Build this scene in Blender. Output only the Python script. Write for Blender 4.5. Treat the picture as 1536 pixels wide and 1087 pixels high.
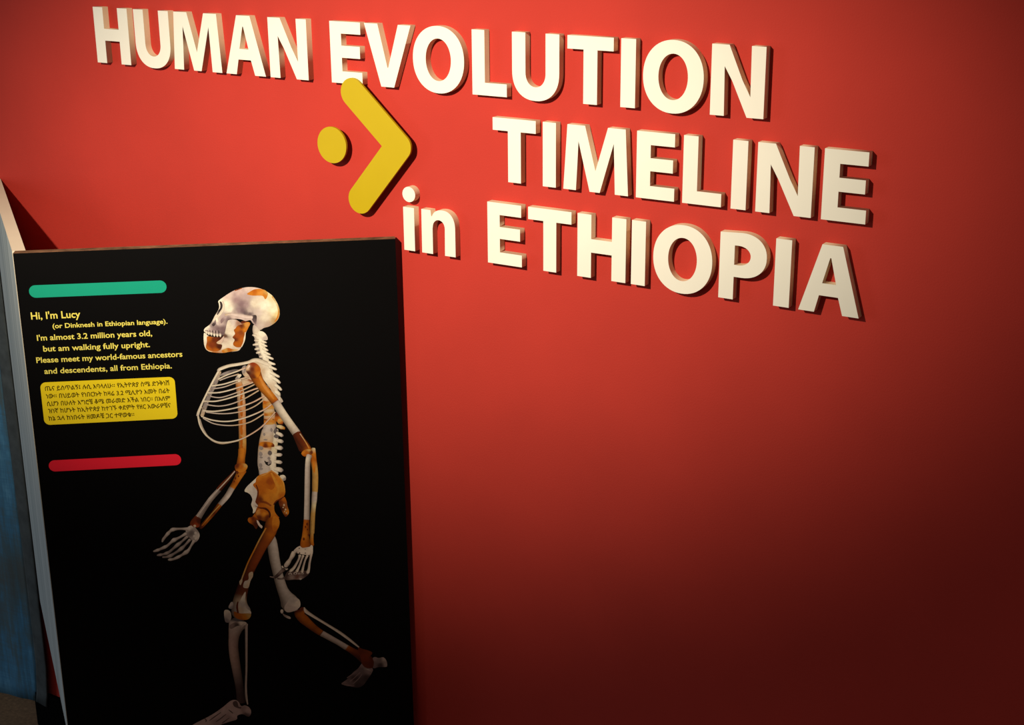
import bpy, bmesh, math, random
from mathutils import Vector, Matrix
from mathutils.geometry import delaunay_2d_cdt

scene = bpy.context.scene
for o in list(bpy.data.objects):
    bpy.data.objects.remove(o, do_unlink=True)

# ------------------------------------------------------------------ camera
cam_data = bpy.data.cameras.new('camera')
cam_data.sensor_fit = 'HORIZONTAL'
cam_data.sensor_width = 36.0
cam_data.lens = 36.0 * 2240.33 / 1536.0
cam_data.clip_start = 0.05
camera = bpy.data.objects.new('camera', cam_data)
scene.collection.objects.link(camera)
FWD = Vector((-0.49917082, 0.80592302, -0.31830265))
RGT = Vector((0.85136644, 0.52452373, -0.00707356))
UPV = Vector((-0.16125655, 0.27452311, 0.94796276))
cam_m = Matrix((RGT, UPV, -FWD)).transposed().to_4x4()
cam_m.translation = Vector((0.0, -1.7623, 1.67))
camera.matrix_world = cam_m
scene.camera = camera

# ------------------------------------------------------------------ view, world, lights
scene.view_settings.view_transform = 'Standard'
scene.view_settings.look = 'None'
scene.view_settings.gamma = 1.0
scene.view_settings.exposure = 0.0
scene.view_settings.use_curve_mapping = False

world = bpy.data.worlds.new('dim_hall')
world.use_nodes = True
scene.world = world
bg = world.node_tree.nodes['Background']
bg.inputs[0].default_value = (0.80, 0.66, 0.55, 1)
bg.inputs[1].default_value = 0.155


def add_light(name, kind, loc, target, energy, color, **kw):
    d = bpy.data.lights.new(name, kind)
    d.energy = energy
    d.color = color
    for k, v in kw.items():
        setattr(d, k, v)
    o = bpy.data.objects.new(name, d)
    scene.collection.objects.link(o)
    o.location = loc
    o.rotation_euler = (Vector(target) - Vector(loc)).to_track_quat('-Z', 'Y').to_euler()
    return o


# gallery track spotlight above and behind the viewer; its beam is scaled flat to shape the pool of light
spot = add_light('track_spotlight', 'SPOT', (-1.22, -1.40, 1.93), (-1.33, 0.0, 1.21), 174.0,
                 (1.0, 0.86, 0.66), spot_size=2 * 0.705, spot_blend=1.0, shadow_soft_size=0.016)
aim = (Vector((-1.33, 0.0, 1.21)) - spot.location).normalized()
su = aim.cross(Vector((0, 0, 1))).normalized()
sv = su.cross(aim)
roll = 0.15
spot.rotation_euler = Matrix((su * math.cos(roll) + sv * math.sin(roll), sv * math.cos(roll) - su * math.sin(roll), -aim)).transposed().to_euler()
spot.scale = (1.0, 0.475, 1.0)
# cool daylight from the left onto curtain and side board; its source is unseen
add_light('left_daylight', 'AREA', (-4.6, -2.2, 1.3), (-2.3, 0.0, 0.6), 26.0,
          (0.70, 0.85, 1.0), shape='RECTANGLE', size=1.0, size_y=2.0)

# ------------------------------------------------------------------ helpers
MM = 0.001


def srgb(c):
    out = []
    for v in c:
        v = v / 255.0
        out.append(v / 12.92 if v <= 0.04045 else ((v + 0.055) / 1.055) ** 2.4)
    return out


def new_mat(name):
    m = bpy.data.materials.new(name)
    m.use_nodes = True
    nt = m.node_tree
    return m, nt, nt.nodes['Principled BSDF']


def node(nt, kind, **props):
    n = nt.nodes.new(kind)
    for k, v in props.items():
        setattr(n, k, v)
    return n


def coords(nt, scale=(1, 1, 1)):
    tc = node(nt, 'ShaderNodeTexCoord')
    mp = node(nt, 'ShaderNodeMapping')
    mp.inputs['Scale'].default_value = scale
    nt.links.new(tc.outputs['Object'], mp.inputs['Vector'])
    return mp.outputs['Vector']


def noise(nt, vec, scale, detail=4, rough=0.55):
    n = node(nt, 'ShaderNodeTexNoise')
    n.inputs['Scale'].default_value = scale
    n.inputs['Detail'].default_value = detail
    n.inputs['Roughness'].default_value = rough
    nt.links.new(vec, n.inputs['Vector'])
    return n.outputs['Fac']


def ramp(nt, fac, stops):
    r = node(nt, 'ShaderNodeValToRGB')
    while len(r.color_ramp.elements) < len(stops):
        r.color_ramp.elements.new(0.5)
    for e, (p, c) in zip(r.color_ramp.elements, stops):
        e.position = p
        e.color = (*c, 1)
    nt.links.new(fac, r.inputs['Fac'])
    return r.outputs['Color']


def bump(nt, bsdf, fac, strength, dist):
    b = node(nt, 'ShaderNodeBump')
    b.inputs['Strength'].default_value = strength
    b.inputs['Distance'].default_value = dist
    nt.links.new(fac, b.inputs['Height'])
    nt.links.new(b.outputs['Normal'], bsdf.inputs['Normal'])


def painted(name, color, rough=0.6, spec=0.3, var=0.06, scale=9.0, bump_scale=None, bump_s=0.15):
    m, nt, b = new_mat(name)
    v = coords(nt)
    f = noise(nt, v, scale)
    lo = [c * (1 - var) for c in color]
    hi = [min(1, c * (1 + var)) for c in color]
    nt.links.new(ramp(nt, f, [(0.3, lo), (0.7, hi)]), b.inputs['Base Color'])
    b.inputs['Roughness'].default_value = rough
    b.inputs['Specular IOR Level'].default_value = spec
    if bump_scale:
        bump(nt, b, noise(nt, v, bump_scale, 3), bump_s, 0.001)
    return m


MAT = {}
MAT['wall'] = painted('red_wall_paint', (0.435, 0.036, 0.025), 0.85, 0.15, 0.05, 5.0, 420.0, 0.25)
MAT['letter'] = painted('white_letter_paint', (0.75, 0.73, 0.64), 0.55, 0.3, 0.02, 14.0)
MAT['edge'] = painted('cut_letter_edge', (0.76, 0.63, 0.42), 0.7, 0.2, 0.06, 30.0)
MAT['yellow'] = painted('yellow_paint', (0.43, 0.315, 0.001), 0.5, 0.3, 0.02, 14.0)
MAT['black'] = painted('black_print_film', (0.0016, 0.0015, 0.0018), 0.6, 0.08, 0.05, 20.0)
MAT['raw_edge'] = painted('raw_fibreboard_edge', (0.16, 0.085, 0.045), 0.85, 0.2, 0.5, 60.0)
MAT['cream'] = painted('cream_board_paint', (0.74, 0.66, 0.52), 0.6, 0.3, 0.03, 16.0)
MAT['skirting'] = painted('black_skirting_paint', (0.003, 0.003, 0.003), 0.8, 0.0, 0.05, 20.0)
MAT['green'] = painted('green_print', (0.004, 0.33, 0.215), 0.5, 0.3, 0.02, 30.0)
MAT['pink'] = painted('pink_red_print', (0.95, 0.016, 0.045), 0.5, 0.3, 0.02, 30.0)
MAT['box'] = painted('yellow_print', (0.88, 0.69, 0.012), 0.5, 0.3, 0.02, 30.0)
MAT['print_text'] = painted('pale_yellow_print', (0.85, 0.76, 0.14), 0.5, 0.3, 0.02, 30.0)
MAT['dark_text'] = painted('brown_print', (0.09, 0.055, 0.004), 0.5, 0.3, 0.02, 30.0)

# grey-blue side board with vertical brush streaks
m, nt, b = new_mat('grey_blue_board_paint')
f = noise(nt, coords(nt, (9, 9, 0.7)), 3.0, 5)
nt.links.new(ramp(nt, f, [(0.35, (0.22, 0.26, 0.27)), (0.5, (0.33, 0.37, 0.37)), (0.7, (0.40, 0.44, 0.44))]), b.inputs['Base Color'])
b.inputs['Roughness'].default_value = 0.6
MAT['side'] = m

# printed bone artwork (colours of the print itself)
m, nt, b = new_mat('skeleton_print')
at = node(nt, 'ShaderNodeAttribute', attribute_name='ink')
f = noise(nt, coords(nt), 160.0, 4)
mx = node(nt, 'ShaderNodeMix', data_type='RGBA', blend_type='MULTIPLY')
mx.inputs['Factor'].default_value = 1.0
nt.links.new(at.outputs['Color'], mx.inputs[6])
nt.links.new(ramp(nt, f, [(0.3, (0.82, 0.80, 0.78)), (0.7, (1.0, 1.0, 1.0))]), mx.inputs[7])
nt.links.new(mx.outputs[2], b.inputs['Base Color'])
b.inputs['Roughness'].default_value = 0.5
b.inputs['Specular IOR Level'].default_value = 0.3
MAT['ink'] = m

# batik curtain: slate grey cloth with blue dye streaks
m, nt, b = new_mat('dyed_cloth')
big = noise(nt, coords(nt, (2.4, 2.4, 1.3)), 3.4, 5, 0.62)
fine = noise(nt, coords(nt, (26, 26, 1.6)), 5.0, 4, 0.6)
weft = noise(nt, coords(nt, (3, 3, 70)), 4.0, 2, 0.5)
ad = node(nt, 'ShaderNodeMath', operation='MULTIPLY_ADD')
ad.inputs[1].default_value = 0.35
nt.links.new(fine, ad.inputs[0])
nt.links.new(big, ad.inputs[2])
ad2 = node(nt, 'ShaderNodeMath', operation='MULTIPLY_ADD')
ad2.inputs[1].default_value = 0.12
nt.links.new(weft, ad2.inputs[0])
nt.links.new(ad.outputs[0], ad2.inputs[2])
nt.links.new(ramp(nt, ad2.outputs[0], [(0.60, (0.075, 0.095, 0.10)), (0.72, (0.065, 0.12, 0.155)), (0.83, (0.055, 0.17, 0.29)), (0.95, (0.10, 0.27, 0.42))]), b.inputs['Base Color'])
b.inputs['Roughness'].default_value = 0.9
b.inputs['Specular IOR Level'].default_value = 0.1
bump(nt, b, fine, 0.3, 0.002)
MAT['cloth'] = m
MAT['edge_strip'] = painted('slate_edge_cloth', (0.055, 0.065, 0.068), 0.9, 0.1, 0.25, 40.0)  # darker cloth for the strip along the curtain's right edge

# brown speckled floor
m, nt, b = new_mat('speckled_brown_floor')
v = coords(nt)
f = noise(nt, v, 130.0, 6, 0.7)
f2 = noise(nt, v, 7.0, 3)
base = ramp(nt, f, [(0.3, (0.09, 0.055, 0.026)), (0.55, (0.19, 0.12, 0.06)), (0.72, (0.28, 0.185, 0.1)), (0.8, (0.6, 0.5, 0.36))])
mx = node(nt, 'ShaderNodeMix', data_type='RGBA', blend_type='MULTIPLY')
mx.inputs['Factor'].default_value = 1.0
nt.links.new(base, mx.inputs[6])
nt.links.new(ramp(nt, f2, [(0.3, (0.75, 0.75, 0.75)), (0.7, (1, 1, 1))]), mx.inputs[7])
nt.links.new(mx.outputs[2], b.inputs['Base Color'])
b.inputs['Roughness'].default_value = 0.7
MAT['floor'] = m


def link(name, mesh, mats, parent=None):
    o = bpy.data.objects.new(name, mesh)
    scene.collection.objects.link(o)
    for mt in mats:
        mesh.materials.append(mt)
    if parent is not None:
        o.parent = parent
    return o


def tag(o, label, cat, group=None):
    o['label'] = label
    o['category'] = cat
    if group:
        o['group'] = group
    return o


def structure(o):
    o['kind'] = 'structure'
    return o


def empty(name, loc, rz=0.0):
    o = bpy.data.objects.new(name, None)
    o.empty_display_size = 0.05
    scene.collection.objects.link(o)
    o.location = loc
    o.rotation_euler = (0, 0, rz)
    return o


def box_mesh(name, lo, hi, bevel=0.0):
    bm = bmesh.new()
    bmesh.ops.create_cube(bm, size=1.0)
    for v in bm.verts:
        for i in range(3):
            v.co[i] = lo[i] + (v.co[i] + 0.5) * (hi[i] - lo[i])
    if bevel:
        bmesh.ops.bevel(bm, geom=list(bm.edges), offset=bevel, segments=2, profile=0.6, affect='EDGES')
    me = bpy.data.meshes.new(name)
    bm.to_mesh(me)
    bm.free()
    return me


def prism_mesh(name, plan, z0s, z1s, side_mats=None):
    """Upright slab over a plan polygon (counter-clockwise); per-corner bottom and top heights."""
    me = bpy.data.meshes.new(name)
    n = len(plan)
    vs = [(x, y, z0s[i]) for i, (x, y) in enumerate(plan)] + [(x, y, z1s[i]) for i, (x, y) in enumerate(plan)]
    fs = [list(range(n))[::-1], list(range(n, 2 * n))]
    for i in range(n):
        j = (i + 1) % n
        fs.append([i, j, n + j, n + i])
    me.from_pydata(vs, [], fs)
    me.update()
    return me


def outline_mesh(name, loops, depth, bevel=0.0):
    """Closed loops [(x, z) m] filled with holes and extruded from y=0 (back) to y=-depth (front)."""
    cu = bpy.data.curves.new(name, 'CURVE')
    cu.dimensions = '2D'
    cu.fill_mode = 'BOTH'
    cu.extrude = depth / 2 - bevel
    if bevel:
        cu.bevel_depth = bevel
        cu.bevel_resolution = 1
        cu.offset = -bevel
    for lp in loops:
        sp = cu.splines.new('POLY')
        sp.points.add(len(lp) - 1)
        for p, q in zip(sp.points, lp):
            p.co = (q[0], q[1], 0, 1)
        sp.use_cyclic_u = True
    ob = bpy.data.objects.new(name, cu)
    scene.collection.objects.link(ob)
    dg = bpy.context.evaluated_depsgraph_get()
    dg.update()
    me = bpy.data.meshes.new_from_object(ob.evaluated_get(dg))
    bpy.data.objects.remove(ob, do_unlink=True)
    bpy.data.curves.remove(cu)
    for v in me.vertices:
        x, y, z = v.co
        v.co = (x, -(z + depth / 2), y)
    me.name = name
    me.materials.clear()
    me.update()
    return me


def paint_sides(me, front_lim=0.75):
    """second material slot on the side faces of an extruded outline"""
    for p in me.polygons:
        p.material_index = 0 if abs(p.normal.y) > front_lim else 1


def arc(cx, cz, rx, rz, a0, a1, n, power=2.0):
    out = []
    for i in range(n + 1):
        a = math.radians(a0 + (a1 - a0) * i / n)
        c, s = math.cos(a), math.sin(a)
        e = 2.0 / power
        out.append((cx + rx * math.copysign(abs(c) ** e, c), cz + rz * math.copysign(abs(s) ** e, s)))
    return out


def fillet(points, radii, n=8):
    """round the corners of a closed polygon"""
    out = []
    k = len(points)
    for i in range(k):
        r = radii[i]
        p = Vector(points[i])
        if r <= 0:
            out.append(tuple(p))
            continue
        a = (Vector(points[i - 1]) - p).normalized()
        b_ = (Vector(points[(i + 1) % k]) - p).normalized()
        half = math.acos(max(-1, min(1, a.dot(b_)))) / 2
        d = r / math.tan(half)
        c = p + (a + b_).normalized() * (r / math.sin(half))
        s, e = p + a * d - c, p + b_ * d - c
        a0, a1 = math.atan2(s.y, s.x), math.atan2(e.y, e.x)
        da = (a1 - a0 + math.pi) % (2 * math.pi) - math.pi
        for j in range(n + 1):
            t = a0 + da * j / n
            out.append((c.x + r * math.cos(t), c.y + r * math.sin(t)))
    return out


# ------------------------------------------------------------------ the setting
WALL_END = -2.235
structure(link('wall_back', box_mesh('wall_back', (WALL_END, 0.0, 0.0), (1.4, 0.10, 2.7)), [MAT['wall']]))
structure(link('floor', box_mesh('floor', (-4.5, -3.2, -0.05), (1.4, 1.5, 0.0)), [MAT['floor']]))
structure(link('baseboard_back', box_mesh('baseboard_back', (WALL_END, -0.010, 0.0), (1.4, 0.0, 0.080), 0.002), [MAT['skirting']]))

# ------------------------------------------------------------------ raised letters on the wall
CAP = 0.0889
DEPTH = 0.0123
ROW = [1.67 + 1.75 * z for z in (-0.17591, -0.24330, -0.31209)]


def g_H(x0, x1, s=21.5, w=None):
    b0, b1 = 0.405, 0.618
    return [[(x0, 0), (x0 + s, 0), (x0 + s, b0), (x1 - s, b0), (x1 - s, 0), (x1, 0), (x1, 1), (x1 - s, 1), (x1 - s, b1), (x0 + s, b1), (x0 + s, 1), (x0, 1)]]


def g_I(x0, x1):
    return [[(x0, 0), (x1, 0), (x1, 1), (x0, 1)]]


def g_E(x0, x1):
    w = x1 - x0
    s = 20.5
    return [[(x0, 0), (x1, 0), (x1, .195), (x0 + s, .195), (x0 + s, .417), (x1 - 2.8, .417), (x1 - 2.8, .612), (x0 + s, .612), (x0 + s, .806), (x1 - .8, .806), (x1 - .8, 1), (x0, 1)]]


def g_L(x0, x1):
    s = 20.6
    return [[(x0, 0), (x1, 0), (x1, .196), (x0 + s, .196), (x0 + s, 1), (x0, 1)]]


def g_T(x0, x1):
    c = (x0 + x1) / 2 + .3
    s = 10.4
    return [[(c - s, 0), (c + s, 0), (c + s, .803), (x1, .803), (x1, 1), (x0, 1), (x0, .803), (c - s, .803)]]


def g_U(x0, x1, s=21.2):
    c, r = (x0 + x1) / 2, (x1 - x0) / 2
    out = [(x0, 1)] + arc(c, .42, r, .44, 180, 360, 28, 2.25) + [(x1, 1), (x1 - s, 1)]
    out += arc(c, .40, r - s, .212, 360, 180, 20, 2.1) + [(x0 + s, 1)]
    return [out]


def g_O(x0, x1, s=22.0):
    c, r = (x0 + x1) / 2, (x1 - x0) / 2
    return [arc(c, .495, r, .525, 0, 360, 64, 2.12)[:-1], arc(c, .495, r - s, .332, 0, 360, 48, 2.05)[:-1]]


def g_N(x0, x1):
    s = 19.3
    return [[(x0, 0), (x0 + s, 0), (x0 + s - .6, .38), (x0 + s - 1.2, .70), (x0 + 29, .50), (x1 - 22.5, 0), (x1, 0), (x1, 1), (x1 - s, 1), (x1 - s + .4, .62), (x1 - s + .8, .29), (x1 - 30, .52), (x0 + 23.6, 1), (x0, 1)]]


def g_M(x0, x1):
    w = x1 - x0
    q = w / 99.5
    P = [(0, 0), (19.7, 0), (21.6, .38), (23.2, .76), (41, 0), (56.5, 0), (77, .77), (78.4, .40), (79.6, 0), (99.5, 0), (94.4, 1), (68, 1), (49.7, .325), (33.2, 1), (6, 1)]
    return [[(x0 + a * q, b) for a, b in P]]


def g_A(x0, x1):
    q = (x1 - x0) / 79.6
    P = [(0, 0), (21, 0), (26.4, .255), (51.4, .255), (58.2, 0), (79.6, 0), (53.8, 1), (27, 1)]
    I = [(29.6, .437), (38.2, .815), (39.6, .815), (47.9, .437)]
    return [[(x0 + a * q, b) for a, b in P], [(x0 + a * q, b) for a, b in I]]


def g_V(x0, x1):
    q = (x1 - x0) / 81.6
    P = [(27.2, 0), (50, 0), (81.6, 1), (59.8, 1), (40.6, .31), (39.2, .31), (23.7, 1), (0, 1)]
    return [[(x0 + a * q, b) for a, b in P]]


def g_P(x0, x1):
    s = 20.6
    out = [(x0, 0), (x0 + s, 0), (x0 + s, .345)] + arc(x0 + 31, .680, x1 - x0 - 31, .335, -90, 90, 24, 2.2) + [(x0, .995)]
    hole = [(x0 + s, .527)] + arc(x0 + 26, .672, 17.2, .147, -90, 90, 16, 2.1) + [(x0 + s, .818)]
    return [out, hole]


def g_n(x0, x1):
    # small letter with a round arch springing from the stem
    out = [(x0, 0), (x0 + 19.4, 0), (x0 + 19.6, .44)] + arc(x0 + 30.6, .45, 10.6, .135, 180, 0, 14, 2.1)
    out += [(x0 + 40.6, 0), (x1, 0)] + arc(x0 + 37.0, .455, x1 - x0 - 37.0, .30, 0, 90, 16, 2.3)
    out += arc(x0 + 35, .60, 16.3, .153, 92, 168, 8, 2.0)
    out += [(x0 + 17.6, .64), (x0 + 16.6, .735), (x0 + .4, .735)]
    return [out]


LETTER_GROUP = 'white raised title letters on the red wall'
WORDS = [
    (0, 'top line', [('HUMAN', [('H', g_H, -1877.2, -1801.5), ('U', g_U, -1787.5, -1712.3), ('M', g_M, -1706.5, -1607.0), ('A', g_A, -1598.5, -1519.3), ('N', g_N, -1510.0, -1436.5)]),
                     ('EVOLUTION', [('E', g_E, -1392.8, -1336.2), ('V', g_V, -1329.7, -1248.1), ('O', g_O, -1245.2, -1158.5), ('L', g_L, -1145.2, -1089.1), ('U', g_U, -1080.2, -1006.2), ('T', g_T, -993.8, -924.5), ('I', g_I, -913.5, -892.0), ('O', g_O, -881.0, -795.2), ('N', g_N, -785.2, -712.4)])]),
    (1, 'second line', [('TIMELINE', [('T', g_T, -1112.6, -1043.0), ('I', g_I, -1031.8, -1011.1), ('M', g_M, -999.2, -899.8), ('E', g_E, -888.0, -832.0), ('L', g_L, -820.2, -765.2), ('I', g_I, -751.6, -730.9), ('N', g_N, -717.6, -643.2), ('E', g_E, -629.9, -573.0)])]),
    (2, 'bottom line', [('in', [('i', None, -1270.4, -1251.0), ('n', g_n, -1238.2, -1179.0)]),
                        ('ETHIOPIA', [('E', g_E, -1123.2, -1066.3), ('T', g_T, -1055.6, -986.2), ('H', g_H, -976.5, -901.5), ('I', g_I, -893.0, -872.0), ('O', g_O, -860.2, -774.3), ('P', g_P, -764.0, -698.7), ('I', g_I, -687.2, -665.8), ('A', g_A, -652.9, -573.0)])]),
]
LABELS = {
    'HUMAN': ['white raised letter H opening the word HUMAN on the red wall', 'white raised letter U between H and M of HUMAN', 'white raised letter M in the middle of HUMAN', 'white raised letter A before the last letter of HUMAN', 'white raised letter N ending the word HUMAN'],
    'EVOLUTION': ['white raised letter E opening EVOLUTION, the yellow arrow tip overlapping its foot', 'white raised letter V of EVOLUTION on the top line', 'white raised round letter O right after the V of EVOLUTION', 'white raised letter L between O and U of EVOLUTION', 'white raised letter U between L and T of EVOLUTION', 'white raised letter T of EVOLUTION, on the top line', 'white raised letter I between T and O of EVOLUTION', 'white raised round letter O before the final N of EVOLUTION', 'white raised letter N ending EVOLUTION at the top right'],
    'TIMELINE': ['white raised letter T opening the word TIMELINE', 'white raised letter I between T and M of TIMELINE', 'white raised letter M of TIMELINE on the second line', 'white raised letter E between M and L of TIMELINE', 'white raised letter L of TIMELINE on the second line', 'white raised letter I between L and N of TIMELINE', 'white raised letter N before the final E of TIMELINE', 'white raised letter E ending TIMELINE at the far right'],
    'in': ['small white raised letter i with round dot beside the black panel corner', 'small white raised letter n ending the word in'],
    'ETHIOPIA': ['white raised letter E opening the word ETHIOPIA', 'white raised letter T between E and H of ETHIOPIA', 'white raised letter H of ETHIOPIA on the bottom line', 'white raised letter I between H and O of ETHIOPIA', 'white raised round letter O of ETHIOPIA', 'white raised letter P of ETHIOPIA, after the O', 'white raised letter I between P and A of ETHIOPIA', 'white raised letter A ending ETHIOPIA at the lower right'],
}


def scaled(loops, xc):
    return [[((x - xc) * MM, z * CAP) for x, z in lp] for lp in loops]


for row, _line, words in WORDS:
    for word, letters in words:
        for (ch, fn, x0, x1), lab in zip(letters, LABELS[word]):
            xc = (x0 + x1) / 2
            loc = (xc * MM, 0.0, ROW[row])
            if fn is None:
                root = empty('letter', loc)
                me = outline_mesh('stem', scaled([[(x0, 0), (x1, 0), (x1, .732), (x0, .732)]], xc), DEPTH)
                paint_sides(me)
                link('stem', me, [MAT['letter'], MAT['edge']], root)
                me = outline_mesh('dot', scaled([arc(-1259.5, .950, 11.4, .128, 0, 360, 36)[:-1]], xc), DEPTH)
                paint_sides(me)
                link('dot', me, [MAT['letter'], MAT['edge']], root)
                tag(root, lab, 'letter', LETTER_GROUP)
            else:
                me = outline_mesh('letter', scaled(fn(x0, x1), xc), DEPTH)
                paint_sides(me)
                o = link('letter', me, [MAT['letter'], MAT['edge']])
                o.location = loc
                tag(o, lab, 'letter', LETTER_GROUP)

# ------------------------------------------------------------------ yellow arrow and its dot, standing off the wall on studs
ARROW_Y = -(DEPTH + 0.0005)
PLATE = 0.0036


def stud_mesh(r=0.004, length=DEPTH):
    bm = bmesh.new()
    bmesh.ops.create_cone(bm, cap_ends=True, segments=20, radius1=r, radius2=r, depth=length,
                          matrix=Matrix.Rotation(math.pi / 2, 4, 'X') @ Matrix.Identity(4))
    for v in bm.verts:
        v.co.y -= length / 2
    me = bpy.data.meshes.new('stud')
    bm.to_mesh(me)
    bm.free()
    return me


def chevron_loop():
    R = 0.0213
    top, bot, inner = Vector((-1.3526, -.3196)), Vector((-1.3465, -.4780)), Vector((-1.3007, -.3955))
    d1 = Vector((.0761, -.0688)).normalized()       # down the upper arm
    d2 = Vector((-.0710, -.0827)).normalized()      # down the lower arm
    n1 = Vector((-d1.y, d1.x))                       # outward of the upper arm
    if n1.x < 0:
        n1 = -n1
    n2 = Vector((-d2.y, d2.x))
    if n2.x < 0:
        n2 = -n2
    # corner of the outer edges
    a, b_ = top + n1 * R, bot + n2 * R
    den = d1.x * d2.y - d1.y * d2.x
    t = ((b_.x - a.x) * d2.y - (b_.y - a.y) * d2.x) / den
    corner = a + d1 * t
    a2, b2 = top - n1 * R, bot - n2 * R
    t2 = ((b2.x - a2.x) * d2.y - (b2.y - a2.y) * d2.x) / den
    inner = a2 + d1 * t2
    loop = []
    ang = math.atan2(n1.y, n1.x)
    for i in range(17):                              # round upper tip, from outer edge over to inner edge
        th = ang + math.pi * i / 16
        loop.append((top.x + R * math.cos(th), top.y + R * math.sin(th)))
    loop.append(tuple(inner))
    ang = math.atan2(-n2.y, -n2.x)
    for i in range(17):
        th = ang + math.pi * i / 16
        loop.append((bot.x + R * math.cos(th), bot.y + R * math.sin(th)))
    rc = 0.019
    u, v = (b_ - corner).normalized(), (a - corner).normalized()
    half = math.acos(u.dot(v)) / 2
    c = corner + (u + v).normalized() * (rc / math.sin(half))
    s, e = corner + u * (rc / math.tan(half)) - c, corner + v * (rc / math.tan(half)) - c
    a0 = math.atan2(s.y, s.x)
    da = (math.atan2(e.y, e.x) - a0 + math.pi) % (2 * math.pi) - math.pi
    for i in range(13):
        th = a0 + da * i / 12
        loop.append((c.x + rc * math.cos(th), c.y + rc * math.sin(th)))
    return loop, top, bot, (inner + corner) / 2


ZC = 1.67
lp, tip_a, tip_b, knee = chevron_loop()
ax, az = -1.31, -0.3950
arrow = empty('arrow', (ax, 0.0, ZC + az))
me = outline_mesh('plate', [[(x - ax, z - az) for x, z in lp]], PLATE)
o = link('plate', me, [MAT['yellow']], arrow)
o.location = (0, ARROW_Y, 0)
for q in (tip_b, knee, (tip_a * 0.62 + knee * 0.38)):
    o = link('stud', stud_mesh(0.004, -ARROW_Y), [MAT['skirting']], arrow)
    o.location = (q[0] - ax, 0, q[1] - az)
tag(arrow, 'large yellow chevron arrow pointing right on the red wall', 'arrow')

dx, dz = -1.3952, -0.4004
dot = empty('disc', (dx, 0.0, ZC + dz))
me = outline_mesh('plate', [arc(0, 0, .0271, .0273, 0, 360, 56)[:-1]], PLATE)
o = link('plate', me, [MAT['yellow']], dot)
o.location = (0, ARROW_Y, 0)
link('stud', stud_mesh(0.004, -ARROW_Y), [MAT['skirting']], dot)
tag(dot, 'round yellow disc left of the yellow chevron arrow', 'disc')

# ------------------------------------------------------------------ information stand: black front board, cream-edged side board, print
YAW = math.radians(38.53)
stand = empty('information_stand', (-1.7145885, -0.35992476, 0.0), YAW)
tag(stand, 'black information stand with printed walking skeleton and yellow text', 'display stand')
TOP = 1.1390
TH = 0.016
me = prism_mesh('front_board', [(0, 0), (0.5575, 0), (0.5575, TH), (0, TH)], [0, 0, 0, 0], [TOP - .001, TOP + .0006, TOP + .0006, TOP - .001])
for v in me.vertices:                                # the board tapers a little towards its top
    if v.co.x > 0.3 and v.co.z > 0.5:
        v.co.x = 0.5512
me.materials.clear()
for p in me.polygons:
    p.material_index = 1 if p.normal.z > 0.5 else 0
link('front_board', me, [MAT['black'], MAT['raw_edge']], stand)
# side board running back from the left edge of the front board to the wall
ret = Matrix.Rotation(-YAW, 2) @ Vector((-0.80034, 0.59954))
nrm = Vector((ret.y, -ret.x))                        # towards the inside of the stand
if nrm.x < 0:
    nrm = -nrm
a0 = Vector((0.0, TH)) + ret * 0.0
a0 = Vector((0.0, 0.0)) + ret * (TH / ret.y) if ret.y else a0
LEN = 0.598
far_o = ret * LEN
a1 = a0 + nrm * 0.0186 - ret * (nrm.y * 0.0186 / ret.y)
far_i = far_o + nrm * 0.0186 - ret * 0.0245
plan = [tuple(a0), tuple(a1), tuple(far_i), tuple(far_o)]
me = prism_mesh('side_board', plan, [.318, .318, .297, .297], [TOP - .001] * 4)
me.update()
for p in me.polygons:
    nn = Vector((p.normal.x, p.normal.y))
    p.material_index = 1 if (abs(p.normal.z) < 0.3 and nn.dot(nrm) < -0.7) else 0
link('side_board', me, [MAT['cream'], MAT['side']], stand)['label'] = 'cream topped side board with grey-blue outer face'

LAYER = 0.00007


def flat_outline(name, loops, mat, parent, layer):
    me = outline_mesh(name, [[(x * MM, z * MM) for x, z in lp] for lp in loops], 0.00012)
    o = link(name, me, [mat], parent)
    o.location = (0, -LAYER * layer, 0)
    return o


def pill(x0, x1, z0, z1):
    return fillet([(x0, z0), (x1, z0), (x1, z1), (x0, z1)], [(z1 - z0) / 2 - .01] * 4, 12)


flat_outline('green_bar', [pill(16.6, 213.2, 1070.7, 1089.6)], MAT['green'], stand, 1)
flat_outline('red_bar', [pill(16.4, 213.4, 796.7, 815.0)], MAT['pink'], stand, 1)
textbox = flat_outline('yellow_text_box', [fillet([(17.0, 872.4), (213.6, 872.8), (213.8, 939.6), (17.2, 940.0)], [8.6] * 4, 8)], MAT['box'], stand, 1)


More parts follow.
